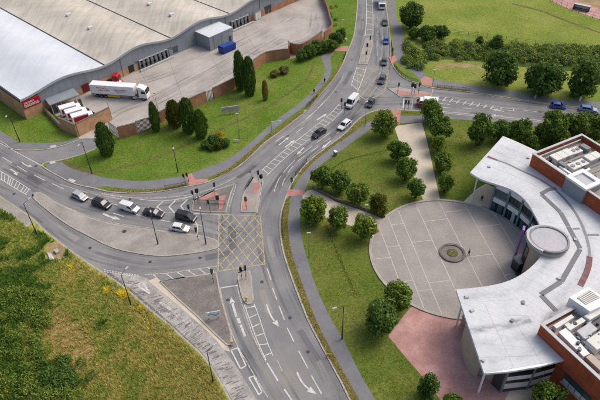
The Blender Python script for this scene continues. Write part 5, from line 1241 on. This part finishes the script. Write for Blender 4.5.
def conifer(b, top, hw, label, key='leaf_conifer', k=0, group='conifers on the depot lawn'):
    B = P(*b, LZ); s = (b[1]+288)*math.cos(TH)/CAM_H
    h = CAM_H*.9; best = 1e9
    for i in range(20, 200):
        z = i*.1; v_ = B+Vector((0, 0, z))-CAM; y = 200-F_PX*v_.dot(_U)/v_.dot(_f)
        if abs(y-top[1]) < best: best = abs(y-top[1]); h = z
    t = empty('conifer', (B.x, B.y, LZ), k*1.3, label, 'conifer', group)
    o = obj('crown', mesh('crown', CON[k % 3][0], CON[k % 3][1], M[key]), t); o.scale = (hw/s*1.12, hw/s*1.12, h*.98); o.location = (0, 0, .1)
    m = obj('trunk', MB().cyl((0, 0, 0), (0, 0, h*.8), .14, .04, 7).mesh('trunk', M['bark']), t)
conifer((108.5, 154.5), (103, 124), 7.2, 'large dark cypress standing by the yard gate', k=0)
conifer((176, 126), (173, 101.5), 7, 'olive rounded conifer, left of the three clipped conifers', 'leaf_olive', 1); conifer((190, 132), (186, 99.5), 6.5, 'dark conifer in the middle of the three clipped conifers', k=2); conifer((202, 137.5), (199, 111), 6, 'dark conifer, right of the three clipped conifers', k=0)
conifer((241, 90), (238, 52), 4.8, 'left one of the two tall cypresses against the curved wall', k=1); conifer((250.5, 95), (247, 58), 5.4, 'right one of the two tall cypresses against the curved wall', k=2)
conifer((157, 131), (151.5, 103), 4.2, 'narrow ivy-dark conifer behind the palisade fence', 'leaf_conifer', 0); conifer((265.5, 100), (264, 81), 2.6, 'thin brownish young conifer alone on the depot lawn', 'leaf_dry', 1)
# shrubs on the depot lawn
G3_ = 'shrub bed on the depot lawn'
for x, y, r, key, lb, sc in ((206, 144, 5, 'leaf_dark', 'dark shrub at the left end of the lawn shrub bed', .8), (213, 140, 6, 'leaf_dark', 'dark shrub behind in the lawn shrub bed', .9), (219, 137, 6, 'leaf_gold', 'golden yellow shrub on top of the lawn shrub bed', .8), (225, 142.5, 5, 'leaf_dark', 'dark shrub at the right end of the lawn shrub bed', .8), (211.5, 147.5, 4, 'leaf_olive', 'low olive shrub in front of the lawn shrub bed', .7), (218, 146, 4.5, 'leaf_olive', 'olive shrub in the middle of the lawn shrub bed', .8),
                            (275, 73, 5, 'leaf_dry', 'left half of the dry straw-coloured shrub pair on the lawn', .6), (284, 69.5, 5.5, 'leaf_dry', 'right half of the dry straw-coloured shrub pair on the lawn', .6)):
    T(x, y, r, lb, key, sc, .05, 'shrub', G3_, 'shrub')
hd = [(302, 55, 6), (310, 51, 6.5), (316, 47, 7), (323, 47, 6), (331, 45, 6), (337, 39, 6.5), (341, 33, 5.5), (334, 37, 5)]
for i, (x, y, r) in enumerate(hd):
    T(x, y, r, ['dark shrub at the left end of the hedge by the yard wall', 'second dark shrub of the hedge by the yard wall', 'tallest dark shrub in the middle of the yard hedge', 'fourth shrub of the yard hedge', 'fifth shrub of the yard hedge', 'shrub where the yard hedge turns up the slope', 'last shrub of the hedge near the top road', 'inner shrub of the hedge against the far brick wall'][i], 'leaf_dark', .9, .05, 'shrub', 'dark hedge by the yard wall', 'shrub')
def mass(name, blobs, key, label, cat_, per=95, size=.26, seed=1):
    v, f = leafcloud(blobs, per, size, random.Random(seed), .8)
    o = mo(name, v, f, M[key]); o['kind'] = 'stuff'; return prop(o, label, cat_)
rnd = random.Random(9); bl = []; bl2 = []
for i in range(520):
    x = rnd.uniform(404, 640); y = 45+rnd.uniform(0, 13)+max(0, (x-470)*.055); 
    if x < 425: y = rnd.uniform(42, 72)*.5+rnd.uniform(40, 60)*.5+(x-404)*.6
    c = P(x, y+rnd.uniform(-3, 3)); r = rnd.uniform(.7, 1.5); (bl if rnd.random() < .72 else bl2).append((c.x, c.y, LZ+r*.45, r))
mass('scrub', bl, 'leaf_bank', 'dense green scrub belt along the field edge above the right road', 'scrub', 90, .26, 2); mass('scrub', bl2, 'leaf_blue', 'pale grey-green brambles within the field-edge scrub', 'brambles', 80, .24, 3)
bl = [(P(x, y).x, P(x, y).y, LZ+.3, rnd.uniform(.4, .9)) for x, y in [(334+rnd.uniform(-3, 3), rnd.uniform(4, 30)) for _ in range(16)]]
mass('scrub', bl, 'leaf', 'low green shrubs along the grass bank by the far yard wall', 'shrubs', 90, .2, 4)
# meadow bushes and weeds
bl = []
for i in range(80):
    x, y = rnd.gauss(58, 11), rnd.gauss(377, 9)
    c = P(x, y); r = rnd.uniform(.5, 1.0); bl.append((c.x, c.y, LZ+r*.5+.25, r))
mass('bramble_bush', bl, 'leaf_dark', 'dark green bramble mound in the bottom left meadow', 'bush', 130, .17, 5)
bl = []; bl2 = []
for cx, cy, sx, sy, n_, dk in ((18, 296, 15, 6, 26, 0), (42, 298, 12, 6, 26, 1), (8, 316, 9, 7, 20, 0), (30, 314, 10, 8, 30, 1), (46, 322, 8, 7, 20, 0), (10, 338, 8, 6, 18, 1), (34, 338, 9, 7, 24, 0), (14, 356, 8, 6, 18, 1), (40, 356, 8, 6, 16, 0), (6, 384, 8, 8, 22, 1), (28, 388, 8, 8, 24, 0), (26, 372, 6, 5, 12, 1), (46, 398, 9, 5, 16, 0), (4, 300, 8, 8, 14, 1), (70, 392, 8, 5, 12, 0)):
    for _ in range(n_):
        c = P(rnd.gauss(cx, sx*.6), rnd.gauss(cy, sy*.6)); r = rnd.uniform(.4, 1.15); (bl2 if dk and rnd.random() < .75 else bl).append((c.x, c.y, LZ+r*.75, r))
mass('thicket', bl, 'leaf_bank', 'light green rounded shrub clumps along the left edge of the meadow', 'shrubs', 125, .15, 6)
mass('thicket', bl2, 'leaf', 'darker green shrub clumps mixed into the left edge of the meadow', 'shrubs', 125, .15, 7)
def inside(p, poly):
    c = False; n = len(poly)
    for i in range(n):
        a, b = poly[i], poly[(i+1) % n]
        if (a[1] > p[1]) != (b[1] > p[1]) and p[0] < (b[0]-a[0])*(p[1]-a[1])/(b[1]-a[1])+a[0]: c = not c
    return c
def tufts(name, key, pts, h0, h1, nb, label, cat_, spread=.16, seed=1, wd=.05):
    rnd = random.Random(seed); v = []; f = []
    for p, s in pts:
        for _ in range(nb):
            a = rnd.uniform(0, 6.28); h = rnd.uniform(h0, h1)*s; r = spread*s*rnd.random(); lean = rnd.uniform(.2, .9)*h
            q = Vector((p.x+r*math.cos(a), p.y+r*math.sin(a), LZ)); t = Vector((-math.sin(a), math.cos(a), 0))*wd*s; k = len(v)
            v += [q-t, q+t, q+Vector((lean*math.cos(a), lean*math.sin(a), h))]; f.append((k, k+1, k+2))
    o = mo(name, v, f, M[key]); o['kind'] = 'stuff'; return prop(o, label, cat_)
MEAD = [(-20, 187), (0, 209), (15, 218), (30, 230), (45, 234), (60, 247), (75, 257.5), (92, 269.5), (103, 276), (118, 286), (134, 299), (150, 313), (170, 329.5), (184, 342.5), (193, 350.5), (204, 362), (217, 382), (229, 406), (229, 412), (-30, 412)]
sets = {'g_green': [], 'g_deep': [], 'g_straw': [], 'g_flower': []}
rnd = random.Random(31)
for _ in range(52000):
    x, y = rnd.uniform(-28, 230), rnd.uniform(190, 410)
    if not inside((x, y), MEAD): continue
    p = P(x, y); n1 = noise.noise((p.x*.09, p.y*.09, 1.7)); n2 = noise.noise((p.x*.35, p.y*.35, 4.2))
    lush = (74-x)/60+(.9 if x < 52 and y > 285 else 0)+(.02 if x < 110 else -.05)+(.5 if y < 262 and x < 70 else 0)+n1*2.6+n2*1.5-(.8 if 44 < x < 98 and 300 < y < 362 else 0)
    if inside((x, y), [(44, 316), (60, 306), (72, 318), (84, 334), (98, 352), (84, 362), (68, 358), (52, 346)]) and rnd.random() < .78: continue
    if 45 < x < 66 and 243 < y < 261: continue
    key = 'g_deep' if lush > 1.0 else 'g_green' if lush > .05-rnd.random()*.5 else 'g_straw'
    if rnd.random() < .25: key = 'g_green' if key != 'g_green' else 'g_straw'
    sets[key].append((p, rnd.uniform(.55, 1.5)))
for cx, cy, n_ in ((124, 296, 22), (107, 292, 14), (140, 309, 5), (8, 395, 10), (30, 322, 8), (150, 330, 3), (70, 268, 3)):
    for _ in range(n_): sets['g_flower'].append((P(rnd.gauss(cx, 2.6), rnd.gauss(cy, 1.7)), rnd.uniform(.7, 1.2)))
tufts('meadow_grass', 'g_green', sets['g_green'], .18, .5, 7, 'rough green grass tufts over the bottom left meadow', 'grass', .22, 1)
tufts('meadow_grass', 'g_deep', sets['g_deep'], .25, .7, 7, 'deep green coarse growth on the left of the meadow', 'grass', .25, 2, .07)
tufts('meadow_grass', 'g_straw', sets['g_straw'], .18, .5, 7, 'straw-coloured dry grass tufts across the meadow', 'grass', .22, 3)
tufts('ragwort', 'g_flower', sets['g_flower'], .6, .9, 6, 'yellow flowering weeds near the meadow lamp post', 'flowers', .3, 4, .13)
def lawn_tufts(polys, n_, key, seed, h0, h1, label, hold=()):
    rnd = random.Random(seed); pts = []
    for poly, k in polys:
        xs, ys = [p[0] for p in poly], [p[1] for p in poly]; m = 0
        while m < k:
            q = (rnd.uniform(min(xs), max(xs)), rnd.uniform(min(ys), max(ys)))
            if not inside(q, poly): continue
            m += 1; p = P(*q)
            if noise.noise((p.x*.2, p.y*.2, seed)) > -.15: pts.append((p, rnd.uniform(.6, 1.3)))
    tufts('lawn_grass', key, pts, h0, h1, 5, label, 'grass', .2, seed, .045)
NWL = [(64, 160), (90, 155), (122, 140), (165, 127), (205, 106), (236, 92), (258, 76), (288, 62), (318, 60), (322, 74), (300, 100), (262, 129), (242, 147), (204, 166), (165, 177), (130, 179), (95, 173)]
lawn_tufts([(NWL, 6000), ([(0, 100), (26, 121), (44, 114), (60, 130), (58, 141), (28, 142), (0, 128)], 1500)], 0, 'g_green', 11, .06, .2, 'short green grass on the depot lawns')
SEL = [[(305, 225), (320, 222), (372, 234), (372, 258), (386, 288), (388, 336), (440, 402), (378, 402), (334, 320), (316, 282), (306, 245)], [(322, 168), (380, 130), (392, 145), (408, 180), (420, 200), (386, 216), (340, 198), (312, 186)], [(430, 140), (470, 126), (500, 140), (470, 172), (474, 188), (460, 200), (442, 200)]]
lawn_tufts([(SEL[0], 4200), (SEL[1], 3000), (SEL[2], 2000)], 0, 'g_green', 12, .05, .16, 'short grass on the lawns round the plaza')
lawn_tufts([([(404, 60), (425, 74), (430, 70), (600, 92), (600, 66), (420, 50)], 1600), ([(420, 10), (530, 0), (600, 30), (600, 58), (440, 44)], 2200)], 0, 'g_straw', 13, .08, .25, 'dry grass on the field above the right road')
vt = []
rnd = random.Random(77)
for ln in ([(109, 190.2), (135, 191.8), (160, 190), (186, 185.2)], [(212, 178.6), (228, 171), (243, 160.5), (254, 150), (264, 141), (280, 129.5), (302, 112.5)], [(306, 109.5), (319, 94), (332, 78.5), (341.5, 63)], [(357, 404), (345, 381), (329, 352.5), (313.5, 322), (306.5, 304), (298, 281), (290, 258.5), (286, 240), (284.8, 222), (287, 204)], [(300, 174.5), (312, 161.5), (328, 149), (346, 136), (359, 124.5), (376, 114.4)], [(326, 226), (336, 250), (347, 276), (356, 296)], [(403, 112.5), (421, 113.5)], [(395, 66), (404, 74), (415, 80)]):
    l = C(ln, 20)
    for p in l:
        for _ in range(3): vt.append((p+Vector((rnd.gauss(0, .3), rnd.gauss(0, .3), 0)), rnd.uniform(.6, 1.3)))
tufts('verge_grass', 'g_straw', vt[::2], .1, .3, 6, 'dry grass growing along the roadside verges', 'grass', .2, 21); tufts('verge_grass', 'g_green', vt[1::2], .1, .3, 6, 'green weeds growing along the roadside verges', 'grass', .2, 22)
# ------------------------------------------------------------------ street furniture
def lamp(b, h, label, aim=None, dark=True, z=LZ, arm=1.3, group='tall street lamps', pr=.09):
    B = P(*b, z); ang = 0
    if aim: A = P(*aim); ang = math.atan2(A.y-B.y, A.x-B.x)
    r = empty('street_lamp', (B.x, B.y, z), ang, label, 'street lamp', group); m = M['darkpole' if dark else 'steelpole']
    MB().cyl((0, 0, 0), (0, 0, h*.22), pr*1.5, pr*1.4, 10).build('base_sleeve', m, r); MB().cyl((0, 0, h*.22), (0, 0, h), pr, pr*.65, 10).build('pole', m, r)
    if arm: MB().cyl((0, 0, h-.03), (arm, 0, h+.18), .05, .04, 8).build('arm', m, r)
    o = MB().box((arm+.25 if arm else 0, 0, h+.18), (.75, .3, .14)).build('lantern', M['palegrey'], r); bev(o, .04)
    MB().box((arm+.25 if arm else 0, 0, h+.09), (.5, .22, .06)).build('lamp_glass', M['lampglass'], o)
lamp((20, 142), 8.4, 'dark street lamp on the lawn below the red depot sign', (10, 160)); lamp((92, 173.5), 9.0, 'dark street lamp by the side road below the cypress', (84, 185)); lamp((37.4, 235.5), 8.7, 'dark street lamp at the top of the meadow', (50, 225)); lamp((131, 305), 8.2, 'dark street lamp at the meadow edge by the yellow flowers', (145, 290))
lamp((158, 244), 7.4, 'dark street lamp on the pale island below the black saloon', (156, 225), z=.13); lamp((206, 244), 8.2, 'dark street lamp on the pale island nearest the yellow box', (204, 225), z=.13); lamp((213.4, 382.5), 8.6, 'dark street lamp beside the closed slip road at the bottom', (230, 370)); lamp((342, 339), 8.7, 'dark street lamp on the lawn by the curving footpath', (320, 345))
lamp((178, 172.5), 7.8, 'slim street lamp on the depot lawn near the crossing', (182, 190), group=None); lamp((309, 257), 6.4, 'slim pale lamp column on the lawn below the ramp trees', None, False, arm=0, group=None, pr=.06); lamp((365, 226), 5.6, 'slim pale lamp on the beige ramp', None, False, arm=0, group=None, pr=.06)
lamp((239.5, 138.5), 7.2, 'slim pale pole on the depot lawn right of the shrub bed', None, False, arm=0, group=None, pr=.06); lamp((365, 126), 7.0, 'pale pole beside the round tree at the upper junction', None, False, arm=0, group=None, pr=.07); lamp((432.5, 86), 5.0, 'pale pole at the red crossing on the right road', None, False, arm=0, group=None, pr=.06)
lamp((158.5, 113), 6.0, 'slim pole in the yard near the lorry cab', None, False, z=YZ, arm=0, group=None, pr=.06); lamp((340, 39), 6.4, 'pale lamp on the grass bank beside the top road', None, False, arm=.6, group=None, pr=.06)
HB = MB(); HB.box((0, 0, 0), (.06, .5, 1.1)); HEAD_B = HB.mesh('backing_board', M['black'])
HB = MB(); HB.box((.13, 0, 0), (.2, .34, .95)); HEAD_C = HB.mesh('signal_head', M['black'])
VIS = MB().box((.3, 0, .12), (.2, .28, .03)).mesh('visor', M['black'])
LEN = {k: MB().cyl((.23, 0, 0), (.25, 0, 0), .11, .11, 12).mesh('lens', M['lens_'+k]) for k in ('red', 'amber', 'green')}
POLE = MB().cyl((0, 0, 0), (0, 0, 3.3), .06, .055, 8).mesh('pole', M['steelpole'])
BTN = MB().box((.1, 0, 1.1), (.12, .2, .26)).mesh('push_button_box', M['black'])
def signal(b, aim, label, z=LZ, heads=1):
    B = P(b[0], b[1], z+2.95); A = P(*aim); ang = math.atan2(A.y-B.y, A.x-B.x)
    r = empty('traffic_signal', (B.x, B.y, z), ang, label, 'traffic signal', 'traffic signals of the two junctions')
    obj('pole', POLE, r); obj('push_button_box', BTN, r)
    for k in range(heads):
        h = obj('signal_head', HEAD_C, r); h.location = (.07 if k == 0 else -.07, 0, 2.95)
        if k: h.rotation_euler = (0, 0, math.pi*.55)
        bb = obj('backing_board', HEAD_B, h)
        for i, c in enumerate(('red', 'amber', 'green')): l = obj('lens', LEN[c], h); l.location = (0, 0, .33-.33*i); q = obj('visor', VIS, h); q.location = (0, 0, .33-.33*i)
for b, a, lb, z in (((184, 175.4), (120, 200), 'traffic signal at the left of the red crossing on the depot pavement', LZ), ((187.4, 174.4), (150, 195), 'traffic signal on the red crossing of the depot pavement', LZ),
    ((193, 192.4), (150, 205), 'traffic signal at the left tip of the gravel island', .05), ((196.6, 191), (240, 170), 'second traffic signal at the left tip of the gravel island', .05), ((213.6, 185), (240, 170), 'traffic signal on the upper kerb of the gravel island', .13), ((217.4, 197.6), (190, 210), 'traffic signal in the middle of the gravel island', .13), ((209, 202), (170, 212), 'traffic signal on the gravel island beside the black van', .13), ((189, 207), (150, 206), 'traffic signal between the chevrons and the black van', .02),
    ((196.4, 230), (170, 226), 'traffic signal on the pale island beside the white hatchback', .13), ((257.6, 173), (290, 150), 'traffic signal at the upper tip of the red-paved island', .13), ((261, 176.4), (230, 200), 'second traffic signal at the upper tip of the red-paved island', .13), ((245.6, 199.6), (232, 190), 'traffic signal in the lower half of the red-paved island', .13),
    ((291.6, 180), (300, 160), 'traffic signal on the kerb beside the red crossing and ramp', LZ), ((240.8, 268.8), (228, 300), 'left one of the two signals below the yellow box', .13), ((244.8, 268.8), (260, 250), 'right one of the two signals below the yellow box', .13), ((212, 272), (190, 262), 'traffic signal at the corner of the gravel triangle', .13),
    ((341.8, 100), (330, 120), 'traffic signal left of the large white van', .0), ((344.8, 104.5), (355, 90), 'traffic signal just in front of the large white van', .0), ((367.4, 45), (372, 20), 'traffic signal at the middle of the top road island', .13), ((370.4, 38), (380, 10), 'traffic signal at the top of the top road island', .13), ((366.2, 53), (384, 50), 'traffic signal at the bottom of the top road island', .13),
    ((398.4, 84.4), (440, 90), 'traffic signal at the left end of the right road island', .13), ((412.6, 85), (430, 92), 'traffic signal in the middle of the right road island', .13), ((415.3, 86), (380, 84), 'second signal in the middle of the right road island', .13), ((419.4, 84.6), (430, 88), 'rightmost traffic signal on the right road island by the red crossing', .13), ((405.4, 102), (425, 103), 'left one of the two signals below the red-fronted van', LZ), ((409, 102.4), (390, 98), 'right one of the two signals below the red-fronted van', LZ), ((392.6, 50), (386, 40), 'traffic signal at the end of the top road guard rail', LZ)):
    signal(b, a, lb, z, 2 if 'second' in lb or 'middle' in lb else 1)
# signs
def board(b, w_, h, z0, label, face, mat='white', posts=2, nm='road_sign', th=.08, z=LZ, ct='sign', group=None, pm='steelpole'):
    B = P(*b, z); A = P(*face); ang = math.atan2(A.y-B.y, A.x-B.x)
    r = empty(nm, (B.x, B.y, z), ang, label, ct, group)
    MB().box((0, 0, z0+h/2), (th, w_, h)).build('panel', M[mat], r)
    for i in range(posts):
        y = 0 if posts == 1 else (i-.5*(posts-1))*w_*.7/(posts-1)*1.0
        MB().cyl((-th/2-.05, y, 0), (-th/2-.05, y, z0+h*.9), .05, .05, 8).build('post', M[pm], r)
    return r
s = board((214, 319), 2.5, 1.5, .55, 'white board with black curved mark on the gravel triangle', (222, 390), z=.13)
b_ = MB()
for i in range(9):
    t = i/8; yy = -.85+1.7*t; zz = 1.3+.28*math.sin(t*6.28); b_.box((.05, yy, zz), (.02, .24, .13))
b_.build('black_mark', M['black'], s)
s = board((272, 134), 2.6, .75, 3.0, 'white direction sign reaching from a pole by the depot footpath', (300, 230), posts=1); [setattr(o, 'location', (0, 1.3, 0)) for o in s.children if o.name.startswith('panel')]
s = board((231, 113.4), 4.9, 1.7, .5, 'grey wooden hoarding board standing on the depot lawn', (246, 170), 'wood', 3, 'hoarding', .15, ct='hoarding', pm='bark')
for i in range(1, 5): MB().box((.09, 0, .5+i*.34), (.03, 4.9, .035)).build('board_joint', M['wood_d'], s)
b_ = MB(); rr_ = random.Random(2)
strk = MB(); 
for i in range(14): b_.box((.085, -1.9+i*.29, 1.45), (.02, rr_.uniform(.06, .2), .5))
b_.build('faded_lettering', M['wood_d'], s)
board((236.5, 142), 1.3, .6, .2, 'low white sign panel on the lawn right of the shrub bed', (242, 200), posts=2)
board((329, 357), .9, .55, .35, 'yellow temporary sign on the verge beside the curving road', (332, 420), 'yellow', 2, pm='darkpole')
for b, lb, z in (((232.2, 345), 'yellow-topped bollard at the lower tip of the gravel triangle', .13), ((246.6, 301), 'yellow-topped bollard at the end of the narrow island below the yellow box', .13)):
    B = P(*b, z); r = empty('keep_left_bollard', (B.x, B.y, z), 0, lb, 'bollard', 'keep left bollards'); o = MB().box((0, 0, .35), (.4, .3, .7)).build('base', M['offwhite'], r); bev(o, .05)
    o = MB().box((0, 0, .9), (.46, .34, .42)).build('top', M['yellow'], r); bev(o, .06)
for q, lb, mt, sz in (((335.4, 155.4), 'grey utility cabinet with pale top beside the curved footpath', 'grey', (.6, .9, 1.2)), ((346, 41), 'white utility box on the bank by the top road', 'offwhite', (.5, .5, .7)), ((535, 98), 'white marker post box under the middle of the big round trees', 'white', (.35, .35, 1.3)), ((579.6, 101), 'white marker post box under the right big round tree', 'white', (.35, .35, 1.3)), ((516.5, 274.6), 'dark litter bin beside the entrance of the civic building', 'darkgrey', (.5, .5, 1.0))):
    B = P(*q, LZ); r = empty('utility_cabinet' if 'cabinet' in lb or 'box' in lb else 'litter_bin', (B.x, B.y, LZ+.012), .5, lb, 'cabinet' if 'bin' not in lb else 'bin'); o = MB().box((0, 0, sz[2]/2), sz).build('body', M[mt], r); bev(o, .03); MB().box((0, 0, sz[2]+.03), (sz[0]+.08, sz[1]+.08, .06)).build('lid', M['white' if 'pale' in lb or 'white' in lb else 'black'], r)
    MB().box((0, -sz[1]/2-.01, sz[2]*.5), (sz[0]*.8, .02, sz[2]*.8)).build('door', M[mt], r)
for q in ([(50, 146.2), (56, 145.4), (56.6, 147.2), (50.6, 148.2)], [(49.6, 162.4), (55, 161.4), (55.8, 163.4), (50.4, 164.6)], [(70.5, 178.6), (76, 181), (74, 183.2), (68, 180.4)]): sheet('tactile_paving', W(q), LZ+.03, M['plaza_line'], None, 'structure')
mk = MB().cyl((0, 0, 0), (0, 0, .05), .45, .45, 16).build('manhole_cover', M['darkgrey']); c = P(124.5, 232); mk.location = (c.x, c.y, .13); prop(mk, 'dark round manhole cover in the pale paved island', 'manhole cover')
# guard rails
def rail(px, label, z=LZ, h=1.05, step=.14, mat='darkgrey'):
    pts = C(px, 6); c = pts[0]; r = empty('guard_rail', (c.x, c.y, z), 0, label, 'railing', 'pedestrian guard rails')
    l = [p-c for p in pts]; l = [Vector((p.x, p.y, 0)) for p in l]
    for zz in (.18, h): band('rail', l, .06, zz+.03, M[mat], r, z0=zz-.03)
    L = 0; me = MB().cyl((0, 0, 0), (0, 0, h), .045, .045, 6).mesh('post', M[mat]); b_ = MB()
    acc = 0; nxt = 0; nb = 0
    for a, b in zip(l, l[1:]):
        d = (b-a).length; t = 0
        while nb*step < acc+d:
            q = a.lerp(b, (nb*step-acc)/d)
            if nb % 14 == 0: o = obj('post', me, r); o.location = q
            else: b_.cyl((q.x, q.y, .18), (q.x, q.y, h), .015, None, 4, False)
            nb += 1
        acc += d
    o = b_.build('infill_bar', M[mat], r); o['kind'] = 'stuff'
rail([(391, 42), (392, 50), (393, 57)], 'dark guard rail along the kerb beside the top road queue'); rail([(306, 108.2), (312, 103), (318, 97)], 'dark guard rail along the kerb near the two pedestrians'); rail([(307, 162.4), (301, 169), (295, 177)], 'dark guard rail along the kerb above the ramp crossing'); rail([(343, 62), (346, 54)], 'short dark guard rail at the pink crossing on the top road bank')
rail([(394, 67), (401, 75.6), (409, 80.6), (417, 83)], 'dark guard rail round the grass corner at the right road'); rail([(246, 190), (252.6, 179)], 'guard rail on the left kerb of the red-paved island', .13); rail([(198, 203.6), (214, 204.6), (226, 205)], 'guard rail across the gravel island above the black van', .13); rail([(283, 213), (282.4, 226), (283.4, 238)], 'guard rail along the verge right of the yellow box')
rail([(165, 189.6), (178, 187.6), (187, 185.4)], 'guard rail along the brown verge left of the red crossing'); rail([(437, 88.4), (452, 90), (470, 91.8)], 'guard rail along the verge above the right road hatching')
# field fence and pitch fence
def wirefence(px, h, label, step=3.0, mesh_=True):
    pts = C(px, 8); c = pts[0]; r = empty('field_fence', (c.x, c.y, LZ), 0, label, 'fence'); l = [Vector((p.x-c.x, p.y-c.y, 0)) for p in pts]
    me = MB().cyl((0, 0, 0), (0, 0, h), .06, .05, 6).mesh('post', M['darkpole']); acc = 0; k = 0
    for a, b in zip(l, l[1:]):
        d = (b-a).length
        while k*step < acc+d: o = obj('post', me, r); o.location = a.lerp(b, (k*step-acc)/d); k += 1
        acc += d
    for z in ([.3, h*.55, h-.1] if mesh_ else [h*.5, h-.1]): band('rail', l, .035, z+.02, M['darkgrey'], r, z0=z-.02)
wirefence([(440, 34), (470, 36), (500, 40), (540, 45), (600, 50), (660, 56)], 1.4, 'thin dark post and wire fence across the field above the scrub'); wirefence([(530, -14), (546, -3), (566, 9), (600, 21), (680, 46)], 2.2, 'tall dark fence along the red running track', 2.6)
B = P(581, 10, LZ); r = empty('pitch_shelter', (B.x, B.y, LZ+.024), rad(-38), 'low dark team shelter with pale roof beside the running track', 'shelter')
MB().box((0, .5, .9), (5.2, .12, 1.8)).build('back_panel', M['offwhite'], r); MB().box((0, 0, 1.85), (5.4, 1.4, .1)).build('roof', M['palegrey'], r); MB().box((0, .15, .45), (4.8, .4, .1)).build('bench', M['black'], r)
for s_ in (-2.6, 2.6): MB().box((s_, 0, .9), (.1, 1.2, 1.8)).build('side_panel', M['black'], r)
# ------------------------------------------------------------------ people
M['skin'] = plain('skin', S(196, 150, 124), .6); M['hair'] = plain('hair', S(46, 36, 30), .7); M['cloth_a'] = plain('black_cloth', S(30, 30, 34), .9); M['cloth_b'] = plain('dark_blue_cloth', S(44, 48, 62), .9)
def skin(name, verts, edges, radii, mat, parent, root=0):
    me = bpy.data.meshes.new(name); me.from_pydata(verts, edges, []); o = bpy.data.objects.new(name, me); link(o, parent)
    o.modifiers.new('skin', 'SKIN'); sv = me.skin_vertices[0].data
    for i, r_ in enumerate(radii): sv[i].radius = (r_, r_); sv[i].use_root = (i == root)
    m = o.modifiers.new('sub', 'SUBSURF'); m.levels = 1; m.render_levels = 1; me.materials.append(mat); return o
def person(b, aim, label, top='cloth_a', low='cloth_b', stride=.18):
    B = P(*b, LZ); A = P(*aim); r = empty('person', (B.x, B.y, LZ+.03), math.atan2(A.y-B.y, A.x-B.x), label, 'person')
    s = stride
    V = [(0, 0, .95), (0, 0, 1.15), (0, 0, 1.40), (0, 0, 1.50), (.01, 0, 1.58), (.02, 0, 1.68), (.02, 0, 1.76),
         (0, -.10, .90), (s*.5, -.10, .50), (s, -.10, .08), (s+.16, -.10, .04), (0, .10, .90), (-s*.2, .10, .50), (-s, .10, .10), (-s+.15, .10, .04),
         (0, -.20, 1.40), (-s*.4, -.25, 1.13), (-s*.1, -.25, .88), (0, .20, 1.40), (s*.4, .25, 1.13), (s*.9, .25, .90)]
    E_ = [(0, 1), (1, 2), (2, 3), (3, 4), (4, 5), (5, 6), (0, 7), (7, 8), (8, 9), (9, 10), (0, 11), (11, 12), (12, 13), (13, 14), (2, 15), (15, 16), (16, 17), (2, 18), (18, 19), (19, 20)]
    Rr = [.14, .13, .15, .06, .055, .10, .08, .085, .06, .045, .035, .085, .06, .045, .035, .06, .045, .03, .06, .045, .03]
    for sd, wi in ((-1, 17), (1, 20)):          # palm, four fingers and a thumb
        wx, wy, wz = V[wi]; k = len(V); V.append((wx+.01, wy, wz-.08)); Rr.append(.028); E_.append((wi, k))
        for j, (fx, fl) in enumerate(((-.03, .06), (-.01, .08), (.01, .085), (.03, .075))):
            n_ = len(V); V += [(wx+fx+.01, wy, wz-.12), (wx+fx+.02, wy-sd*.01, wz-.12-fl)]; Rr += [.009, .008]; E_ += [(k, n_), (n_, n_+1)]
        n_ = len(V); V += [(wx+.05, wy-sd*.01, wz-.09), (wx+.065, wy-sd*.015, wz-.13)]; Rr += [.01, .009]; E_ += [(k, n_), (n_, n_+1)]
    skin('body', V, E_, Rr, M['skin'], r)
    idx = [0, 1, 2, 15, 16, 17, 18, 19, 20]; mp_ = {a: i for i, a in enumerate(idx)}
    skin('jacket', [V[i] for i in idx], [(mp_[a], mp_[c]) for a, c in E_ if a in mp_ and c in mp_], [Rr[i]*1.22 for i in idx], M[top], r)
    idx = [0, 7, 8, 9, 11, 12, 13]; mp_ = {a: i for i, a in enumerate(idx)}
    skin('trousers', [V[i] for i in idx], [(mp_[a], mp_[c]) for a, c in E_ if a in mp_ and c in mp_], [Rr[i]*1.25 for i in idx], M[low], r)
    skin('hair', [(-.02, 0, 1.66), (-.01, 0, 1.75), (.0, 0, 1.80)], [(0, 1), (1, 2)], [.10, .105, .07], M['hair'], r)
    for sy in (-.035, .035): MB().box((.115, sy, 1.68), (.015, .022, .012)).build('eye', M['black'], r)
    MB().box((.125, 0, 1.655), (.03, .025, .04)).build('nose', M['skin'], r); MB().box((.115, 0, 1.615), (.012, .05, .012)).build('mouth', M['brownstain'], r)
person((468.4, 255.4), (500, 262), 'person in black walking on the plaza beside the stone seat ring', 'cloth_a', 'cloth_a')
person((481.4, 201), (470, 208), 'person in dark clothes walking on the beige paving under the roof tip', 'cloth_a', 'cloth_b')
person((324.6, 83), (314, 92), 'upper one of two dark-clothed pedestrians on the depot footpath', 'cloth_a', 'cloth_a'); person((314, 93.6), (300, 106), 'lower one of two dark-clothed pedestrians on the depot footpath', 'cloth_b', 'cloth_a')
